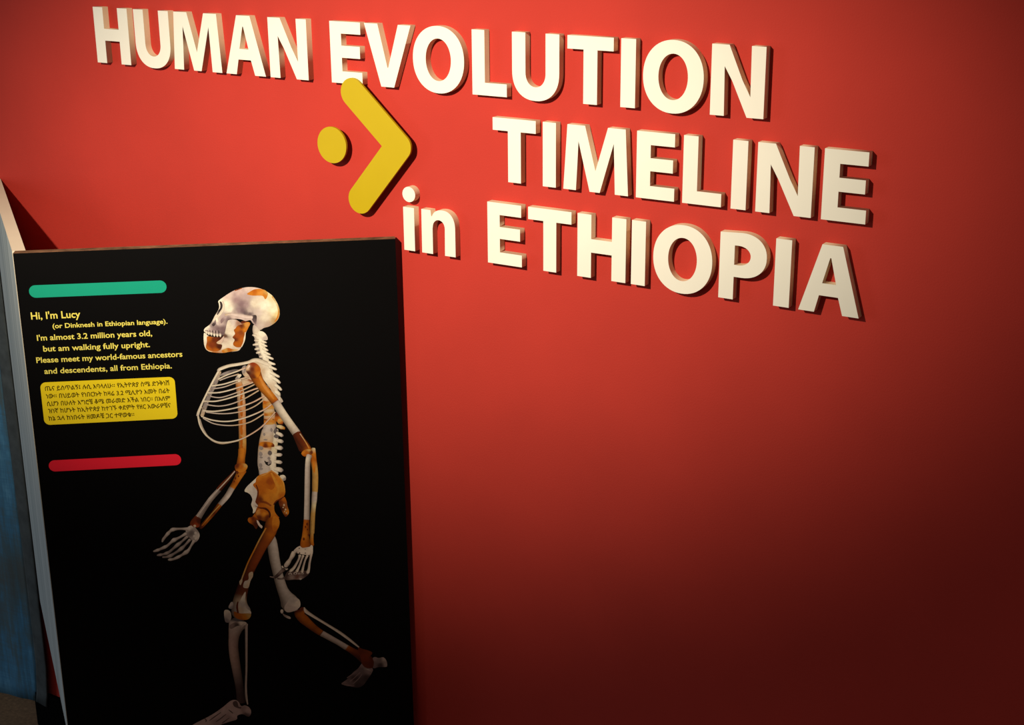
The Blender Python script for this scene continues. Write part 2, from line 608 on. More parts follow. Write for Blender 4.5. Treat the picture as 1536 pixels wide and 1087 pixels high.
def text_mesh(body, x0, x1, z0, cap, bold, mat, name, parent, layer):
    """one printed line: from x0 to x1 (mm), baseline z0, capitals `cap` mm high"""
    cu = bpy.data.curves.new(name, 'FONT')
    cu.body = body
    cu.size = 1.0
    cu.offset = max(bold, 0.0)
    cu.resolution_u = 3
    ob = bpy.data.objects.new(name, cu)
    scene.collection.objects.link(ob)
    dg = bpy.context.evaluated_depsgraph_get()
    dg.update()
    me = bpy.data.meshes.new_from_object(ob.evaluated_get(dg))
    bpy.data.objects.remove(ob, do_unlink=True)
    bpy.data.curves.remove(cu)
    me.materials.clear()
    if bold < 0:                                     # bolder strokes by overprinting
        bm = bmesh.new()
        for k, (sx, sy) in enumerate(((0, 0), (-bold, 0), (0, -bold), (-bold, -bold))):
            first = len(bm.verts)
            bm.from_mesh(me)
            bm.verts.ensure_lookup_table()
            for v in bm.verts[first:]:
                v.co.x += sx
                v.co.y += sy
        bm.to_mesh(me)
        bm.free()
    xs = [v.co.x for v in me.vertices]
    lo, hi = min(xs), max(xs)
    for v in me.vertices:
        v.co = ((x0 + (v.co.x - lo) / (hi - lo) * (x1 - x0)) * MM, 0.0, (z0 + v.co.y / 0.69 * cap) * MM)
    o = link(name, me, [mat], parent)
    o.location = (0, -LAYER * layer, 0)
    return o


for body, x0, x1, z0, cap in [
        ("Hi, I'm Lucy", 15.3, 85.8, 1038.1, 10.6),
        ("(or Dinknesh in Ethiopian language).", 44.4, 210.2, 1023.2, 7.0),
        ("I'm almost 3.2 million years old,", 20.2, 186.5, 1005.2, 8.5),
        ("but am walking fully upright.", 27.4, 181.8, 988.0, 8.5),
        ("Please meet my world-famous ancestors", 15.7, 228.0, 970.8, 8.5),
        ("and descendents, all from Ethiopia.", 25.4, 211.2, 953.2, 8.5)]:
    text_mesh(body, x0, x1, z0, cap, 0.017, MAT['print_text'], 'text_line', stand, 2)
for body, x0, x1, z0 in [
        ("\u1324\u1293 \u12ed\u1235\u1325\u120d\u129d\u1364 \u1209\u1232 \u12a5\u1263\u120b\u1208\u1201\u1361\u1361 \u12e8\u12a2\u1275\u12ee\u1335\u12eb \u1235\u121c \u12f5\u1295\u1245\u1290\u123d", 23.6, 205.2, 926.6),
        ("\u1290\u12cd\u1361\u1361 \u1260\u1205\u12ed\u12c8\u1275 \u12e8\u1290\u1260\u122d\u12a9\u1275 \u12a8\u12db\u122c 3.2 \u121a\u120a\u12ee\u1295 \u12a0\u1218\u1275 \u1260\u134a\u1275", 24.0, 205.0, 914.4),
        ("\u1232\u1206\u1295 \u1260\u1201\u1208\u1275 \u12a5\u130d\u122e\u127c \u1246\u121c \u1218\u122b\u1218\u12f5 \u12a5\u127d\u120d \u1290\u1260\u122d\u1361\u1361 \u1260\u12a0\u1208\u121d", 24.2, 204.8, 902.4),
        ("\u12dd\u1290\u129b \u12a8\u1206\u1291\u1275 \u12a8\u12a2\u1275\u12ee\u1335\u12eb \u12a8\u1270\u1308\u1299 \u1240\u12f0\u121d\u1275 \u12e8\u12d8\u122d \u12a0\u12cd\u122b\u12ce\u127c\u1293", 24.6, 204.7, 890.9),
        ("\u12a8\u1294 \u128b\u120b \u12a8\u1290\u1260\u1229\u1275 \u12d8\u1218\u12f6\u127c \u130b\u122d \u1270\u12cb\u12c8\u1241\u1361\u1361", 24.0, 149.7, 879.0)]:
    text_mesh(body, x0, x1, z0, 6.6, -0.028, MAT['dark_text'], 'text_line', textbox, 3)

# printed skeleton: outlines in millimetres on the board, ink colours as palette numbers
ART = {
 'spine': [
  ('s',3,0,0.75,[(338.8,1012.5,4.43,0),(340.9,1002.0,5.09,1),(344.1,992.6,4.87,2),(345.8,983.3,4.65,2),(347.4,973.9,4.65,2),(349.8,964.5,4.43,2),(351.9,952.7,4.65,1),(355.3,940.8,4.87,1),(358.5,928.8,4.87,1),(360.7,916.9,4.87,1),(361.0,905.0,4.87,0)]),
  ('s',2,0,0.7,[(339.4,1013.6,4.65,0),(338.9,1005.6,5.09,0),(340.9,992.8,4.65,0),(340.8,982.4,4.43,3),(343.4,971.8,4.43,3),(346.3,964.6,3.99,3)]),
  ('s',3,0,0.5,[(338.5,998.1,2.21,1),(336.1,999.1,1.88,1),(333.7,1000.1,1.33,0)]),
  ('s',3,0,0.5,[(341.3,991.0,2.21,1),(338.6,991.2,1.88,1),(335.9,991.3,1.33,0)]),
  ('s',3,0,0.5,[(339.9,985.3,2.21,1),(336.6,984.9,1.88,1),(333.3,984.4,1.33,0)]),
  ('s',3,0,0.5,[(340.5,978.3,2.21,1),(338.1,977.8,1.88,1),(335.6,977.4,1.33,0)]),
  ('s',3,0,0.5,[(342.4,972.4,2.21,1),(339.9,971.9,1.88,1),(337.4,971.5,1.33,0)]),
  ('s',3,0,0.5,[(345.3,965.8,2.21,1),(343.3,965.4,1.88,1),(341.4,964.9,1.33,0)]),
  ('b',4,1,[(342.1,1004.3),(347.6,1005.2),(352.8,1000.9),(355.5,994.4),(353.9,991.0),(347.9,991.9),(343.9,997.3)],[(348.5,1001.7,2),(353.5,993.4,0)]),
  ('s',6,0,0.5,[(346.2,990.0,2.32,2),(350.4,988.0,1.71,2),(351.8,987.7,1.59,1),(353.1,987.0,1.0,0)]),
  ('s',6,0,0.5,[(346.9,984.7,2.1,2),(351.2,982.5,1.52,2),(352.6,981.8,1.42,1),(353.8,981.2,0.89,0)]),
  ('s',6,0,0.5,[(347.7,978.9,2.21,2),(352.0,976.3,1.62,2),(353.5,975.4,1.51,1),(354.8,974.7,0.94,0)]),
  ('s',6,0,0.5,[(349.5,972.4,2.21,2),(354.5,969.5,1.62,2),(356.7,968.2,1.51,1),(358.0,967.6,0.94,0)]),
  ('s',6,0,0.5,[(352.4,965.3,2.44,2),(357.9,962.5,1.81,2),(360.6,961.3,1.68,1),(361.8,960.6,1.05,0)]),
  ('s',6,0,0.5,[(355.1,955.8,2.55,2),(360.3,953.4,1.9,2),(362.7,952.7,1.77,1),(364.0,952.1,1.11,0)]),
  ('s',6,0,0.5,[(355.8,948.7,2.55,2),(361.4,945.8,1.9,2),(364.2,944.5,1.77,1),(365.5,943.8,1.11,0)]),
  ('s',6,0,0.5,[(357.4,939.3,2.77,2),(364.1,935.0,2.09,2),(368.0,932.5,1.95,1),(369.2,931.9,1.22,0)]),
  ('s',6,0,0.5,[(361.3,929.6,2.99,2),(366.5,925.5,2.29,2),(368.7,923.0,2.13,1),(370.0,922.4,1.33,0)]),
  ('s',6,0,0.5,[(362.9,918.9,2.99,2),(367.9,914.5,2.29,2),(370.1,911.7,2.13,1),(371.4,911.0,1.33,0)]),
  ('s',6,0,0.5,[(363.4,908.2,3.65,2),(366.8,904.7,2.86,2),(367.3,902.9,2.66,1),(368.6,902.3,1.66,0)]),
  ('s',3,0,0.6,[(364.2,898.2,2.4,1),(367.8,896.0,3.14,1),(371.2,891.9,1.85,0)]),
  ('s',3,0,0.6,[(363.6,904.2,3.69,0),(366.0,898.1,3.69,1),(367.4,890.1,2.77,0)]),
  ('s',2,0,0.6,[(346.8,916.9,6.46,3),(347.1,905.0,6.64,4),(348.0,897.0,6.46,4),(349.5,891.0,7.84,5),(350.0,884.0,8.49,6),(350.6,878.0,8.3,4),(350.8,874.0,8.77,6),(351.0,869.0,8.77,4),(351.1,863.0,9.23,5),(351.5,855.0,9.23,6),(351.9,852.9,10.15,0)]),
  ('b',3,1,[(343.2,894.8),(349.1,893.3),(357.5,893.6),(358.6,888.9),(350.7,888.5),(343.8,889.3)],[(344.6,894.7,7),(355.3,888.2,6),(358.4,894.0,7)]),
  ('b',3,1,[(343.0,887.4),(348.7,885.9),(357.0,886.2),(358.2,881.4),(350.3,881.0),(343.6,881.9)],[(344.2,887.3,5),(354.9,880.8,6),(358.0,886.6,5)]),
  ('b',3,1,[(342.6,874.9),(348.0,873.5),(356.3,873.7),(357.5,870.0),(349.6,869.6),(343.3,870.4)],[(343.4,874.9,7),(354.2,869.3,6),(357.3,874.2,7)]),
  ('b',3,1,[(342.3,865.5),(347.4,864.0),(355.8,864.3),(357.1,863.0),(349.2,862.6),(343.1,863.4)],[(342.9,865.4,8),(353.8,862.4,6),(356.7,864.7,8)]),
  ('b',3,1,[(342.2,861.5),(347.2,860.0),(355.5,860.3),(356.7,856.0),(348.8,855.6),(342.8,856.4)],[(342.6,861.4,5),(353.4,855.4,6),(356.5,860.7,5)]),
  ('b',3,1,[(360.0,872.5),(363.9,876.3),(367.9,866.1),(371.3,859.9),(370.1,855.0),(365.5,856.2),(362.0,859.4),(358.5,862.6)],[(361.9,873.4,8),(366.7,861.2,5),(370.2,857.0,8),(359.4,862.6,7)]),
  ('b',4,1,[(363.1,863.4),(367.8,864.1),(370.8,859.0),(367.4,856.1),(362.8,857.4)],[(366.8,862.2,6),(369.3,857.0,7)]),
  ('s',4,0,0.6,[(361.6,852.4,2.03,9),(366.2,851.2,3.14,9),(370.7,848.9,2.4,6),(372.3,847.3,1.29,7)]),
  ('s',2,0,0.6,[(350.6,854.5,9.69,0),(348.8,847.1,9.23,0),(347.2,837.1,8.77,1),(345.0,830.1,9.23,4),(343.7,824.1,10.89,5),(342.8,817.1,11.07,4),(341.9,809.0,11.07,0)]),
  ('s',2,0,0.65,[(347.0,845.5,9.15,0),(344.7,831.1,11.07,4),(343.4,821.5,11.81,5),(341.5,815.1,11.07,4),(340.1,803.8,10.92,0),(339.4,792.4,11.22,0),(339.9,781.0,10.63,0),(340.5,772.7,10.92,0)]),
  ('s',2,0,0.7,[(359.0,846.5,3.84,1),(358.1,832.0,3.84,1),(355.6,819.2,4.43,9),(352.9,806.4,5.31,1),(351.1,793.4,5.31,1),(351.5,781.9,5.02,1),(355.6,773.5,3.84,1)]),
  ('b',3,1,[(334.0,826.9),(343.0,828.0),(353.3,825.0),(355.2,819.2),(348.4,818.8),(340.9,818.4),(334.4,821.2)],[(335.3,823.6,5),(341.9,821.6,8),(348.7,823.6,5),(353.8,820.9,8)]),
  ('b',4,1,[(339.3,840.3),(340.5,842.8),(342.2,842.2),(342.8,839.6),(341.4,837.6),(339.9,838.5)],[(339.3,840.3,3)]),
  ('b',4,1,[(355.6,844.3),(357.8,849.0),(361.0,847.8),(362.0,843.0),(359.5,839.2),(356.7,840.8)],[(355.6,844.3,10)]),
  ('b',4,1,[(355.4,836.2),(357.8,839.3),(361.5,838.5),(362.8,835.2),(360.0,832.7),(356.8,833.9)],[(355.4,836.2,10)]),
  ('b',4,1,[(331.7,818.1),(333.8,821.2),(337.1,820.4),(338.2,817.1),(335.7,814.6),(332.9,815.8)],[(331.7,818.1,3)]),
  ('b',4,1,[(344.6,809.3),(346.8,813.0),(350.0,812.1),(351.1,808.1),(348.6,805.1),(345.7,806.5)],[(344.6,809.3,10)]),
  ('b',4,1,[(330.7,808.4),(332.7,811.9),(335.6,811.0),(336.6,807.4),(334.3,804.6),(331.7,805.8)],[(330.7,808.4,3)]),
  ('b',4,1,[(331.4,802.7),(333.1,804.2),(335.7,803.7),(336.7,802.0),(334.7,800.9),(332.4,801.5)],[(331.4,802.7,3)]),
  ('b',4,1,[(340.1,793.2),(341.6,794.8),(344.0,794.3),(344.8,792.6),(343.1,791.4),(340.9,792.0)],[(340.1,793.2,11)]),
  ('b',4,1,[(344.3,793.8),(346.1,797.9),(348.8,796.9),(349.6,792.6),(347.5,789.4),(345.2,790.8)],[(344.3,793.8,3)]),
  ('b',4,1,[(329.8,789.7),(331.6,793.2),(334.3,792.3),(335.1,788.7),(333.1,785.9),(330.7,787.1)],[(329.8,789.7,3)]),
  ('b',4,1,[(329.9,784.0),(331.8,785.8),(334.8,785.3),(335.9,783.2),(333.7,781.8),(331.0,782.5)],[(329.9,784.0,3)]),
  ('b',4,1,[(343.6,800.4),(345.1,802.7),(347.3,802.1),(348.1,799.6),(346.4,797.8),(344.4,798.6)],[(343.6,800.4,3)]),
  ('b',4,1,[(339.5,831.4),(341.3,832.6),(344.3,832.2),(345.4,830.8),(343.3,829.9),(340.6,830.5)],[(339.5,831.4,3)]),
  ('b',4,1,[(350.8,846.9),(351.9,850.1),(353.3,849.4),(353.7,846.1),(352.5,843.6),(351.3,844.7)],[(350.8,846.9,3)]),
  ('s',5,0,0.9,[(339.4,796.5,0.74,11),(341.6,791.5,1.18,11),(345.2,789.2,0.89,11),(348.3,791.1,0.74,11)]),
  ('s',4,0,0.62,[(360.2,841.6,2.24,1),(364.8,839.1,2.81,1),(367.9,836.7,2.58,0),(369.4,836.6,1.54,3)]),
  ('s',4,0,0.62,[(359.8,829.0,2.48,1),(364.3,828.0,3.1,1),(367.4,827.0,2.85,0),(368.9,826.9,1.71,3)]),
  ('s',4,0,0.62,[(357.3,817.8,2.83,1),(362.4,817.0,3.54,1),(365.9,816.2,3.26,0),(367.4,816.1,1.95,3)]),
  ('s',4,0,0.62,[(355.4,805.6,2.36,1),(360.7,805.4,2.95,1),(364.4,805.2,2.72,0),(365.9,805.1,1.62,3)]),
  ('s',4,0,0.62,[(354.2,794.5,2.36,1),(359.7,793.6,2.95,1),(363.7,792.7,2.72,0),(365.2,792.6,1.62,3)]),
  ('s',4,0,0.62,[(353.5,782.6,3.07,1),(359.6,781.1,3.84,1),(364.2,779.6,3.53,0),(365.7,779.5,2.11,3)]),
  ('b',4,1,[(361.4,770.7),(366.7,771.5),(370.0,767.7),(369.3,762.8),(364.7,761.8),(361.1,765.8)],[(365.1,769.7,1),(369.3,762.8,3)]),
  ('b',1,1,[(366.6,849.3),(372.6,850.6),(372.4,847.4),(366.4,846.9)],[(366.6,849.3,7)]),
 ],
 'ribs': [
  ('s',2,0,0.7,[(281.2,944.3,2.33,4),(273.8,928.0,3.32,3),(263.9,909.0,2.99,3),(256.1,891.6,3.32,3),(250.0,875.5,2.66,4)]),
  ('s',5,0,0.75,[(280.0,946.2,1.49,1),(272.2,933.3,1.49,1),(261.0,913.6,1.33,1),(251.5,895.4,1.49,1),(245.2,881.5,1.99,1),(243.5,875.9,1.99,0)]),
  ('s',4,0,0.8,[(268.0,926.5,0.83,4),(272.5,925.2,0.83,10),(274.1,924.8,0.66,0)]),
  ('s',4,0,0.8,[(263.2,917.0,0.83,4),(267.7,915.7,0.83,10),(269.3,915.3,0.66,0)]),
  ('s',4,0,0.8,[(258.5,908.4,0.83,4),(263.0,907.1,0.83,10),(264.6,906.7,0.66,0)]),
  ('s',4,0,0.8,[(253.6,898.0,0.83,4),(258.1,896.7,0.83,10),(259.8,896.3,0.66,0)]),
  ('s',4,0,0.8,[(249.3,888.4,0.83,4),(253.8,887.1,0.83,10),(255.5,886.7,0.66,0)]),
  ('b',4,1,[(279.1,937.4),(285.9,942.4),(301.0,946.9),(309.2,946.5),(304.1,943.2),(290.7,939.5)],[(285.9,941.5,3),(304.2,945.0,10)]),
  ('s',7,-0.3,0.5,[(277.9,932.7,1.16,1),(290.6,938.6,1.16,1),(305.7,943.7,1.16,1),(319.2,948.7,1.33,12)]),
  ('s',5,-0.3,0.5,[(280.2,930.8,0.99,0),(293.7,935.5,0.99,0),(308.7,939.3,1.13,4)]),
  ('s',7,-0.3,0.5,[(268.2,922.6,1.16,1),(284.7,924.4,1.16,1),(303.1,929.2,1.16,1),(323.2,934.7,1.16,12),(330.0,937.6,1.33,12)]),
  ('s',5,-0.3,0.5,[(270.3,917.9,0.99,0),(286.1,920.0,0.99,0),(304.6,926.1,0.99,4),(323.1,931.7,1.13,4)]),
  ('s',7,-0.3,0.5,[(261.7,911.8,1.16,1),(277.3,911.5,1.16,1),(295.6,914.9,1.16,1),(317.5,921.4,1.16,12),(331.3,926.0,1.33,12)]),
  ('s',5,-0.3,0.5,[(265.0,905.8,0.99,0),(278.4,903.3,0.99,0),(295.1,907.1,0.99,0),(315.4,914.4,0.99,4),(331.0,921.6,1.13,4)]),
  ('s',7,-0.3,0.5,[(255.3,898.8,1.16,1),(271.4,897.8,1.16,1),(289.8,901.1,1.16,1),(308.3,906.4,1.16,1),(328.5,913.4,1.16,12),(338.3,916.3,1.33,12)]),
  ('s',5,-0.3,0.5,[(258.7,892.8,0.99,0),(275.8,889.7,0.99,0),(294.1,892.0,0.99,0),(316.1,900.2,0.99,4),(336.7,911.6,1.13,4)]),
  ('s',7,-0.3,0.5,[(252.3,883.5,1.16,1),(268.6,881.7,1.16,1),(288.6,883.5,1.16,1),(307.0,887.1,1.16,1),(327.3,893.4,1.16,12),(345.3,902.8,1.33,12)]),
  ('s',5,-0.3,0.5,[(256.7,880.9,0.99,0),(275.0,877.6,0.99,0),(293.1,877.2,0.99,0),(313.2,880.3,0.99,4),(330.2,887.0,0.99,4),(343.2,896.5,1.13,4)]),
  ('s',7,-0.3,0.5,[(249.1,874.5,1.16,1),(263.5,868.0,1.16,1),(282.3,864.5,1.16,1),(300.7,865.7,1.16,1),(322.6,871.7,1.16,1),(343.1,880.4,1.16,12),(354.4,888.4,1.33,12)]),
  ('s',5,-0.3,0.5,[(251.4,871.3,0.99,0),(265.6,862.2,0.99,0),(283.6,858.0,0.99,0),(301.8,857.7,0.99,4),(322.0,861.9,0.99,4),(342.7,873.8,1.13,4)]),
  ('s',7,-0.3,0.5,[(244.2,874.4,1.49,1),(246.4,859.1,1.49,1),(254.3,843.3,1.49,1),(267.7,832.6,1.16,1),(283.3,830.2,1.16,1),(301.9,833.1,1.16,1),(320.8,841.5,1.16,12),(339.9,854.6,1.16,12),(359.5,875.6,1.16,12)]),
  ('s',5,-0.3,0.5,[(246.0,869.8,1.27,0),(250.1,853.5,1.27,0),(259.7,836.7,0.99,0),(273.3,829.1,0.99,4),(286.6,829.3,0.99,4),(301.8,832.1,0.99,4)]),
 ],
 'shoulder_blade': [
  ('b',5,1,[(331.1,955.1),(338.0,960.4),(347.6,956.5),(354.1,949.1),(358.3,936.2),(362.9,921.8),(365.5,905.7),(366.7,896.7),(361.6,897.9),(355.0,913.3),(345.9,928.0),(340.1,940.6)],[(337.9,958.3,4),(350.7,952.4,1),(356.3,936.3,2),(364.7,909.3,1),(367.4,898.5,0),(341.8,942.3,4),(358.1,909.6,4)]),
  ('s',6,-0.3,0.55,[(278.8,945.7,1.66,0),(281.4,948.4,2.49,1),(294.9,953.0,2.49,1),(311.4,955.2,2.33,1),(324.7,957.5,2.33,1),(332.2,960.0,2.99,1),(339.6,959.6,3.32,1),(349.2,955.2,3.65,1),(357.2,951.3,2.99,1)]),
  ('s',6,0,0.8,[(319.4,952.2,1.16,3),(316.1,946.2,1.0,0),(317.0,940.9,0.83,3)]),
 ],
 'far_arm': [
  ('s',3,0.3,0.5,[(308.1,929.8,4.32,4),(308.7,919.2,5.31,5),(309.9,906.7,5.65,4),(310.1,890.7,5.98,13),(309.5,869.2,5.65,14),(308.6,847.6,5.48,15),(307.8,829.5,5.65,6),(306.6,815.1,5.48,5),(304.1,802.4,5.65,5),(302.0,788.4,6.64,7)]),
  ('b',4,1,[(309.7,916.5),(312.6,915.6),(313.3,912.8),(312.4,909.2),(310.1,909.7),(309.3,913.0)],[(309.7,916.5,7)]),
  ('b',4,1,[(309.2,909.0),(312.2,908.3),(312.8,905.7),(312.0,902.5),(309.7,902.9),(308.9,905.9)],[(309.2,909.0,7)]),
  ('b',4,1,[(308.8,902.5),(311.7,901.4),(312.3,897.7),(311.4,893.1),(309.1,893.7),(308.4,897.9)],[(308.8,902.5,7)]),
  ('b',4,1,[(308.3,894.3),(311.2,893.5),(311.9,890.6),(311.0,887.0),(308.7,887.5),(307.9,890.8)],[(308.3,894.3,7)]),
  ('b',4,1,[(307.5,881.5),(310.4,880.3),(311.0,876.3),(310.0,871.3),(307.7,872.0),(307.0,876.5)],[(307.5,881.5,7)]),
  ('b',4,1,[(306.7,869.5),(309.7,868.8),(310.3,866.5),(309.5,863.6),(307.2,864.0),(306.4,866.7)],[(306.7,869.5,7)]),
  ('b',4,1,[(306.4,864.0),(309.3,862.7),(309.8,858.4),(308.8,853.0),(306.5,853.7),(305.8,858.6)],[(306.4,864.0,7)]),
  ('b',4,1,[(305.7,853.9),(308.6,852.5),(309.1,847.6),(308.1,841.5),(305.8,842.2),(305.2,847.8)],[(305.7,853.9,7)]),
  ('b',4,1,[(304.7,838.8),(307.6,837.2),(308.1,831.4),(307.0,824.1),(304.7,825.0),(304.1,831.6)],[(304.7,838.8,7)]),
  ('b',4,1,[(303.9,825.6),(306.8,824.6),(307.5,821.4),(306.5,817.4),(304.2,818.0),(303.5,821.6)],[(303.9,825.6,7)]),
  ('b',5,1,[(303.4,932.7),(308.7,938.6),(312.3,938.8),(312.6,936.3),(308.2,931.6),(304.8,930.0)],[(304.9,931.7,3),(310.3,937.7,1)]),
  ('b',5,1,[(307.3,929.9),(310.7,932.3),(311.7,928.8),(307.9,926.7)],[(307.3,929.9,1)]),
  ('b',2,1,[(313.0,929.6),(323.3,936.1),(331.2,930.5),(330.9,925.2),(322.5,922.1),(314.2,921.6)],[(314.5,926.0,4),(326.2,928.9,16),(322.6,923.8,4)]),
  ('b',2,1,[(314.3,948.9),(321.0,952.1),(330.1,939.3),(332.8,928.6),(323.0,930.9),(315.2,938.3)],[(315.8,947.1,3),(323.4,937.9,4)]),
  ('s',4,0.3,0.5,[(305.9,817.1,5.31,5),(304.4,805.8,5.02,5),(303.0,796.1,5.31,7),(303.5,791.2,7.38,7)]),
  ('b',5,1,[(293.4,790.3),(297.6,794.4),(303.9,794.5),(310.2,793.1),(312.8,788.8),(309.5,782.4),(302.2,779.3),(295.2,782.4)],[(297.4,790.9,8),(302.8,788.9,7),(310.8,790.1,6),(301.5,782.0,5),(309.6,784.1,5)]),
  ('s',3,-0.7,0.55,[(293.6,782.4,1.88,8),(285.1,772.5,2.98,8),(274.8,761.8,3.76,8),(266.6,752.6,4.08,8),(266.2,751.4,3.76,17),(254.2,738.5,3.76,18),(243.6,724.2,4.08,19),(233.0,708.9,4.71,20),(232.1,707.8,5.33,8),(226.2,698.7,6.9,8),(224.7,694.4,6.27,8)]),
  ('s',3,0,0.9,[(292.8,781.6,0.78,0),(283.4,770.9,0.94,4),(270.6,757.6,0.94,0),(257.8,744.4,0.94,0),(243.8,726.8,0.78,0),(230.6,709.1,0.63,0)]),
  ('s',4,0.5,0.5,[(304.0,782.7,6.9,7),(298.6,773.5,5.65,5),(292.3,762.5,4.71,7),(287.4,754.9,4.39,5),(286.2,753.2,4.39,21),(278.2,740.6,4.24,22),(267.0,728.0,3.76,21),(266.1,726.9,3.76,7),(255.6,713.7,3.45,8),(245.2,702.0,3.14,7),(236.6,692.8,3.14,8),(233.9,689.4,2.2,23)]),
  ('s',5,0,0.9,[(266.1,726.3,0.78,6),(254.0,713.8,0.78,6),(241.9,699.5,0.63,5),(236.6,693.6,0.63,7)]),
  ('b',6,1,[(294.7,779.8),(296.8,782.6),(298.5,779.6),(296.5,776.8)],[(294.7,779.8,8)]),
  ('b',6,1,[(291.3,770.4),(293.0,772.7),(294.4,770.2),(292.7,767.9)],[(291.3,770.4,8)]),
  ('b',6,1,[(289.8,765.3),(291.0,766.9),(292.0,765.1),(290.8,763.5)],[(289.8,765.3,8)]),
  ('b',6,1,[(296.6,773.6),(298.0,775.4),(299.1,773.4),(297.7,771.6)],[(296.6,773.6,8)]),
  ('b',6,1,[(221.3,701.7),(229.6,706.5),(234.9,702.6),(232.5,692.1),(225.3,691.7),(220.8,695.5)],[(222.7,699.8,8),(227.2,696.0,24),(233.2,701.0,23)]),
  ('b',7,1,[(223.6,694.5),(226.0,696.1),(227.9,693.8),(225.7,691.7)],[(223.6,694.5,4)]),
 ],
 'far_hand': [
  ('b',4,1,[(211.5,687.2),(215.9,693.2),(222.4,694.5),(228.3,688.0),(232.1,678.8),(229.3,670.1),(223.4,666.0),(217.5,672.6),(212.5,680.0)],[(215.7,691.4,25),(219.9,682.3,26),(229.0,676.3,25),(223.6,667.7,27),(228.1,686.2,27)]),
  ('b',5,1,[(224.0,682.0),(226.4,684.3),(228.4,681.7),(226.0,679.4)],[(224.0,682.0,25)]),
  ('b',5,1,[(225.5,676.5),(227.6,678.6),(229.3,676.3),(227.3,674.3)],[(225.5,676.5,25)]),
  ('b',5,1,[(221.8,676.8),(223.6,678.5),(225.0,676.6),(223.3,674.9)],[(221.8,676.8,25)]),
  ('b',5,1,[(223.6,672.2),(225.7,674.2),(227.4,672.0),(225.3,670.0)],[(223.6,672.2,25)]),
  ('b',5,1,[(215.0,690.6),(217.5,692.9),(219.5,690.3),(217.1,687.9)],[(215.0,690.6,25)]),
  ('b',5,1,[(219.8,692.0),(221.5,693.7),(223.0,691.8),(221.2,690.2)],[(219.8,692.0,25)]),
  ('s',5,-0.3,0.5,[(214.8,689.3,3.06,25),(206.1,690.2,1.88,20),(198.2,690.4,2.12,20),(191.7,689.7,3.29,25),(187.5,687.0,2.12,20),(184.1,683.6,2.82,25),(179.7,678.6,2.12,20),(176.2,674.3,2.12,20),(174.3,670.0,1.18,20)]),
  ('s',6,-0.3,0.5,[(211.0,681.4,2.82,25),(203.5,677.1,1.88,20),(196.9,673.9,2.35,20),(192.3,671.9,3.53,25),(187.7,668.3,2.12,20),(181.7,663.3,2.12,20),(177.5,660.9,2.82,25),(170.1,657.8,2.12,20),(166.0,656.3,2.59,25),(159.9,654.5,1.41,20)]),
  ('s',5,-0.3,0.5,[(213.0,676.4,2.42,20),(204.5,669.0,1.76,27),(197.7,663.7,3.07,20),(190.9,658.2,1.98,27),(184.0,652.4,2.2,27),(179.1,650.0,2.86,20),(174.1,648.6,1.76,27),(169.3,648.0,2.42,20),(164.8,647.4,1.32,27)]),
  ('s',6,-0.3,0.5,[(216.6,670.9,2.42,20),(208.8,662.4,1.76,27),(202.8,656.9,3.07,20),(196.8,652.5,2.2,27),(190.1,648.4,1.98,27),(184.3,645.2,2.86,20),(178.6,643.8,1.76,27),(173.0,643.8,1.54,27)]),
  ('s',7,-0.3,0.5,[(222.8,668.7,2.64,25),(217.4,660.1,1.76,20),(212.9,653.2,2.42,25),(209.1,649.9,3.51,25),(202.7,645.8,1.98,20),(196.0,642.3,2.64,25),(189.4,639.5,1.98,20),(183.8,638.9,2.42,25),(181.0,638.6,1.32,20)]),
 ],
 'skull': [
  ('b',6,1,[(286.4,1053.9),(288.2,1056.3),(294.5,1060.7),(302.2,1065.6),(311.3,1070.3),(322.2,1073.4),(334.4,1074.5),(347.8,1072.0),(358.2,1066.6),(366.6,1059.1),(372.1,1048.9),(375.4,1035.2),(373.5,1025.2),(368.3,1018.3),(359.2,1012.6),(350.9,1010.4),(345.2,1007.5),(341.4,1011.5),(336.9,1016.1),(334.4,1019.0),(331.3,1023.5),(324.4,1022.3),(318.5,1025.0),(311.8,1026.2),(304.3,1025.8),(298.8,1024.5),(295.9,1017.1),(293.7,1008.6),(291.2,1002.2),(286.7,1001.4),(281.0,1001.7),(275.1,1004.4),(269.2,1006.1),(264.5,1007.0),(262.3,1009.7),(264.3,1013.9),(271.4,1018.9),(275.6,1024.5),(279.8,1032.2),(284.2,1038.4),(287.0,1044.7),(287.1,1050.4)],[(287.4,1054.6,2),(299.9,1061.2,28),(297.8,1049.9,2),(302.6,1041.2,2),(316.5,1067.6,29),(313.1,1056.4,30),(310.8,1063.6,31),(320.7,1049.0,32),(320.1,1039.0,33),(314.7,1039.2,34),(326.7,1058.7,35),(326.0,1047.3,36),(305.5,1063.8,37),(335.7,1072.5,28),(332.2,1038.5,38),(331.8,1032.8,39),(323.8,1034.5,40),(309.1,1036.6,41),(339.6,1048.2,1),(354.2,1044.7,2),(367.4,1037.0,42),(372.5,1031.0,43),(365.9,1058.4,44),(353.1,1026.1,1),(345.7,1014.9,45),(356.5,1014.5,46),(367.7,1019.7,47),(342.7,1033.7,48),(292.5,1030.2,49),(306.1,1031.7,50),(319.4,1029.0,51),(331.4,1025.6,52),(337.6,1016.7,53),(300.2,1025.6,54),(283.5,1037.7,1),(278.9,1029.3,1),(268.5,1016.2,2),(263.4,1010.0,2),(275.3,1016.6,55),(283.1,1012.0,56),(277.6,1010.8,34),(272.3,1012.4,57),(289.8,1011.7,58),(277.3,1006.5,57),(287.9,1003.1,59),(286.4,1020.4,60)]),
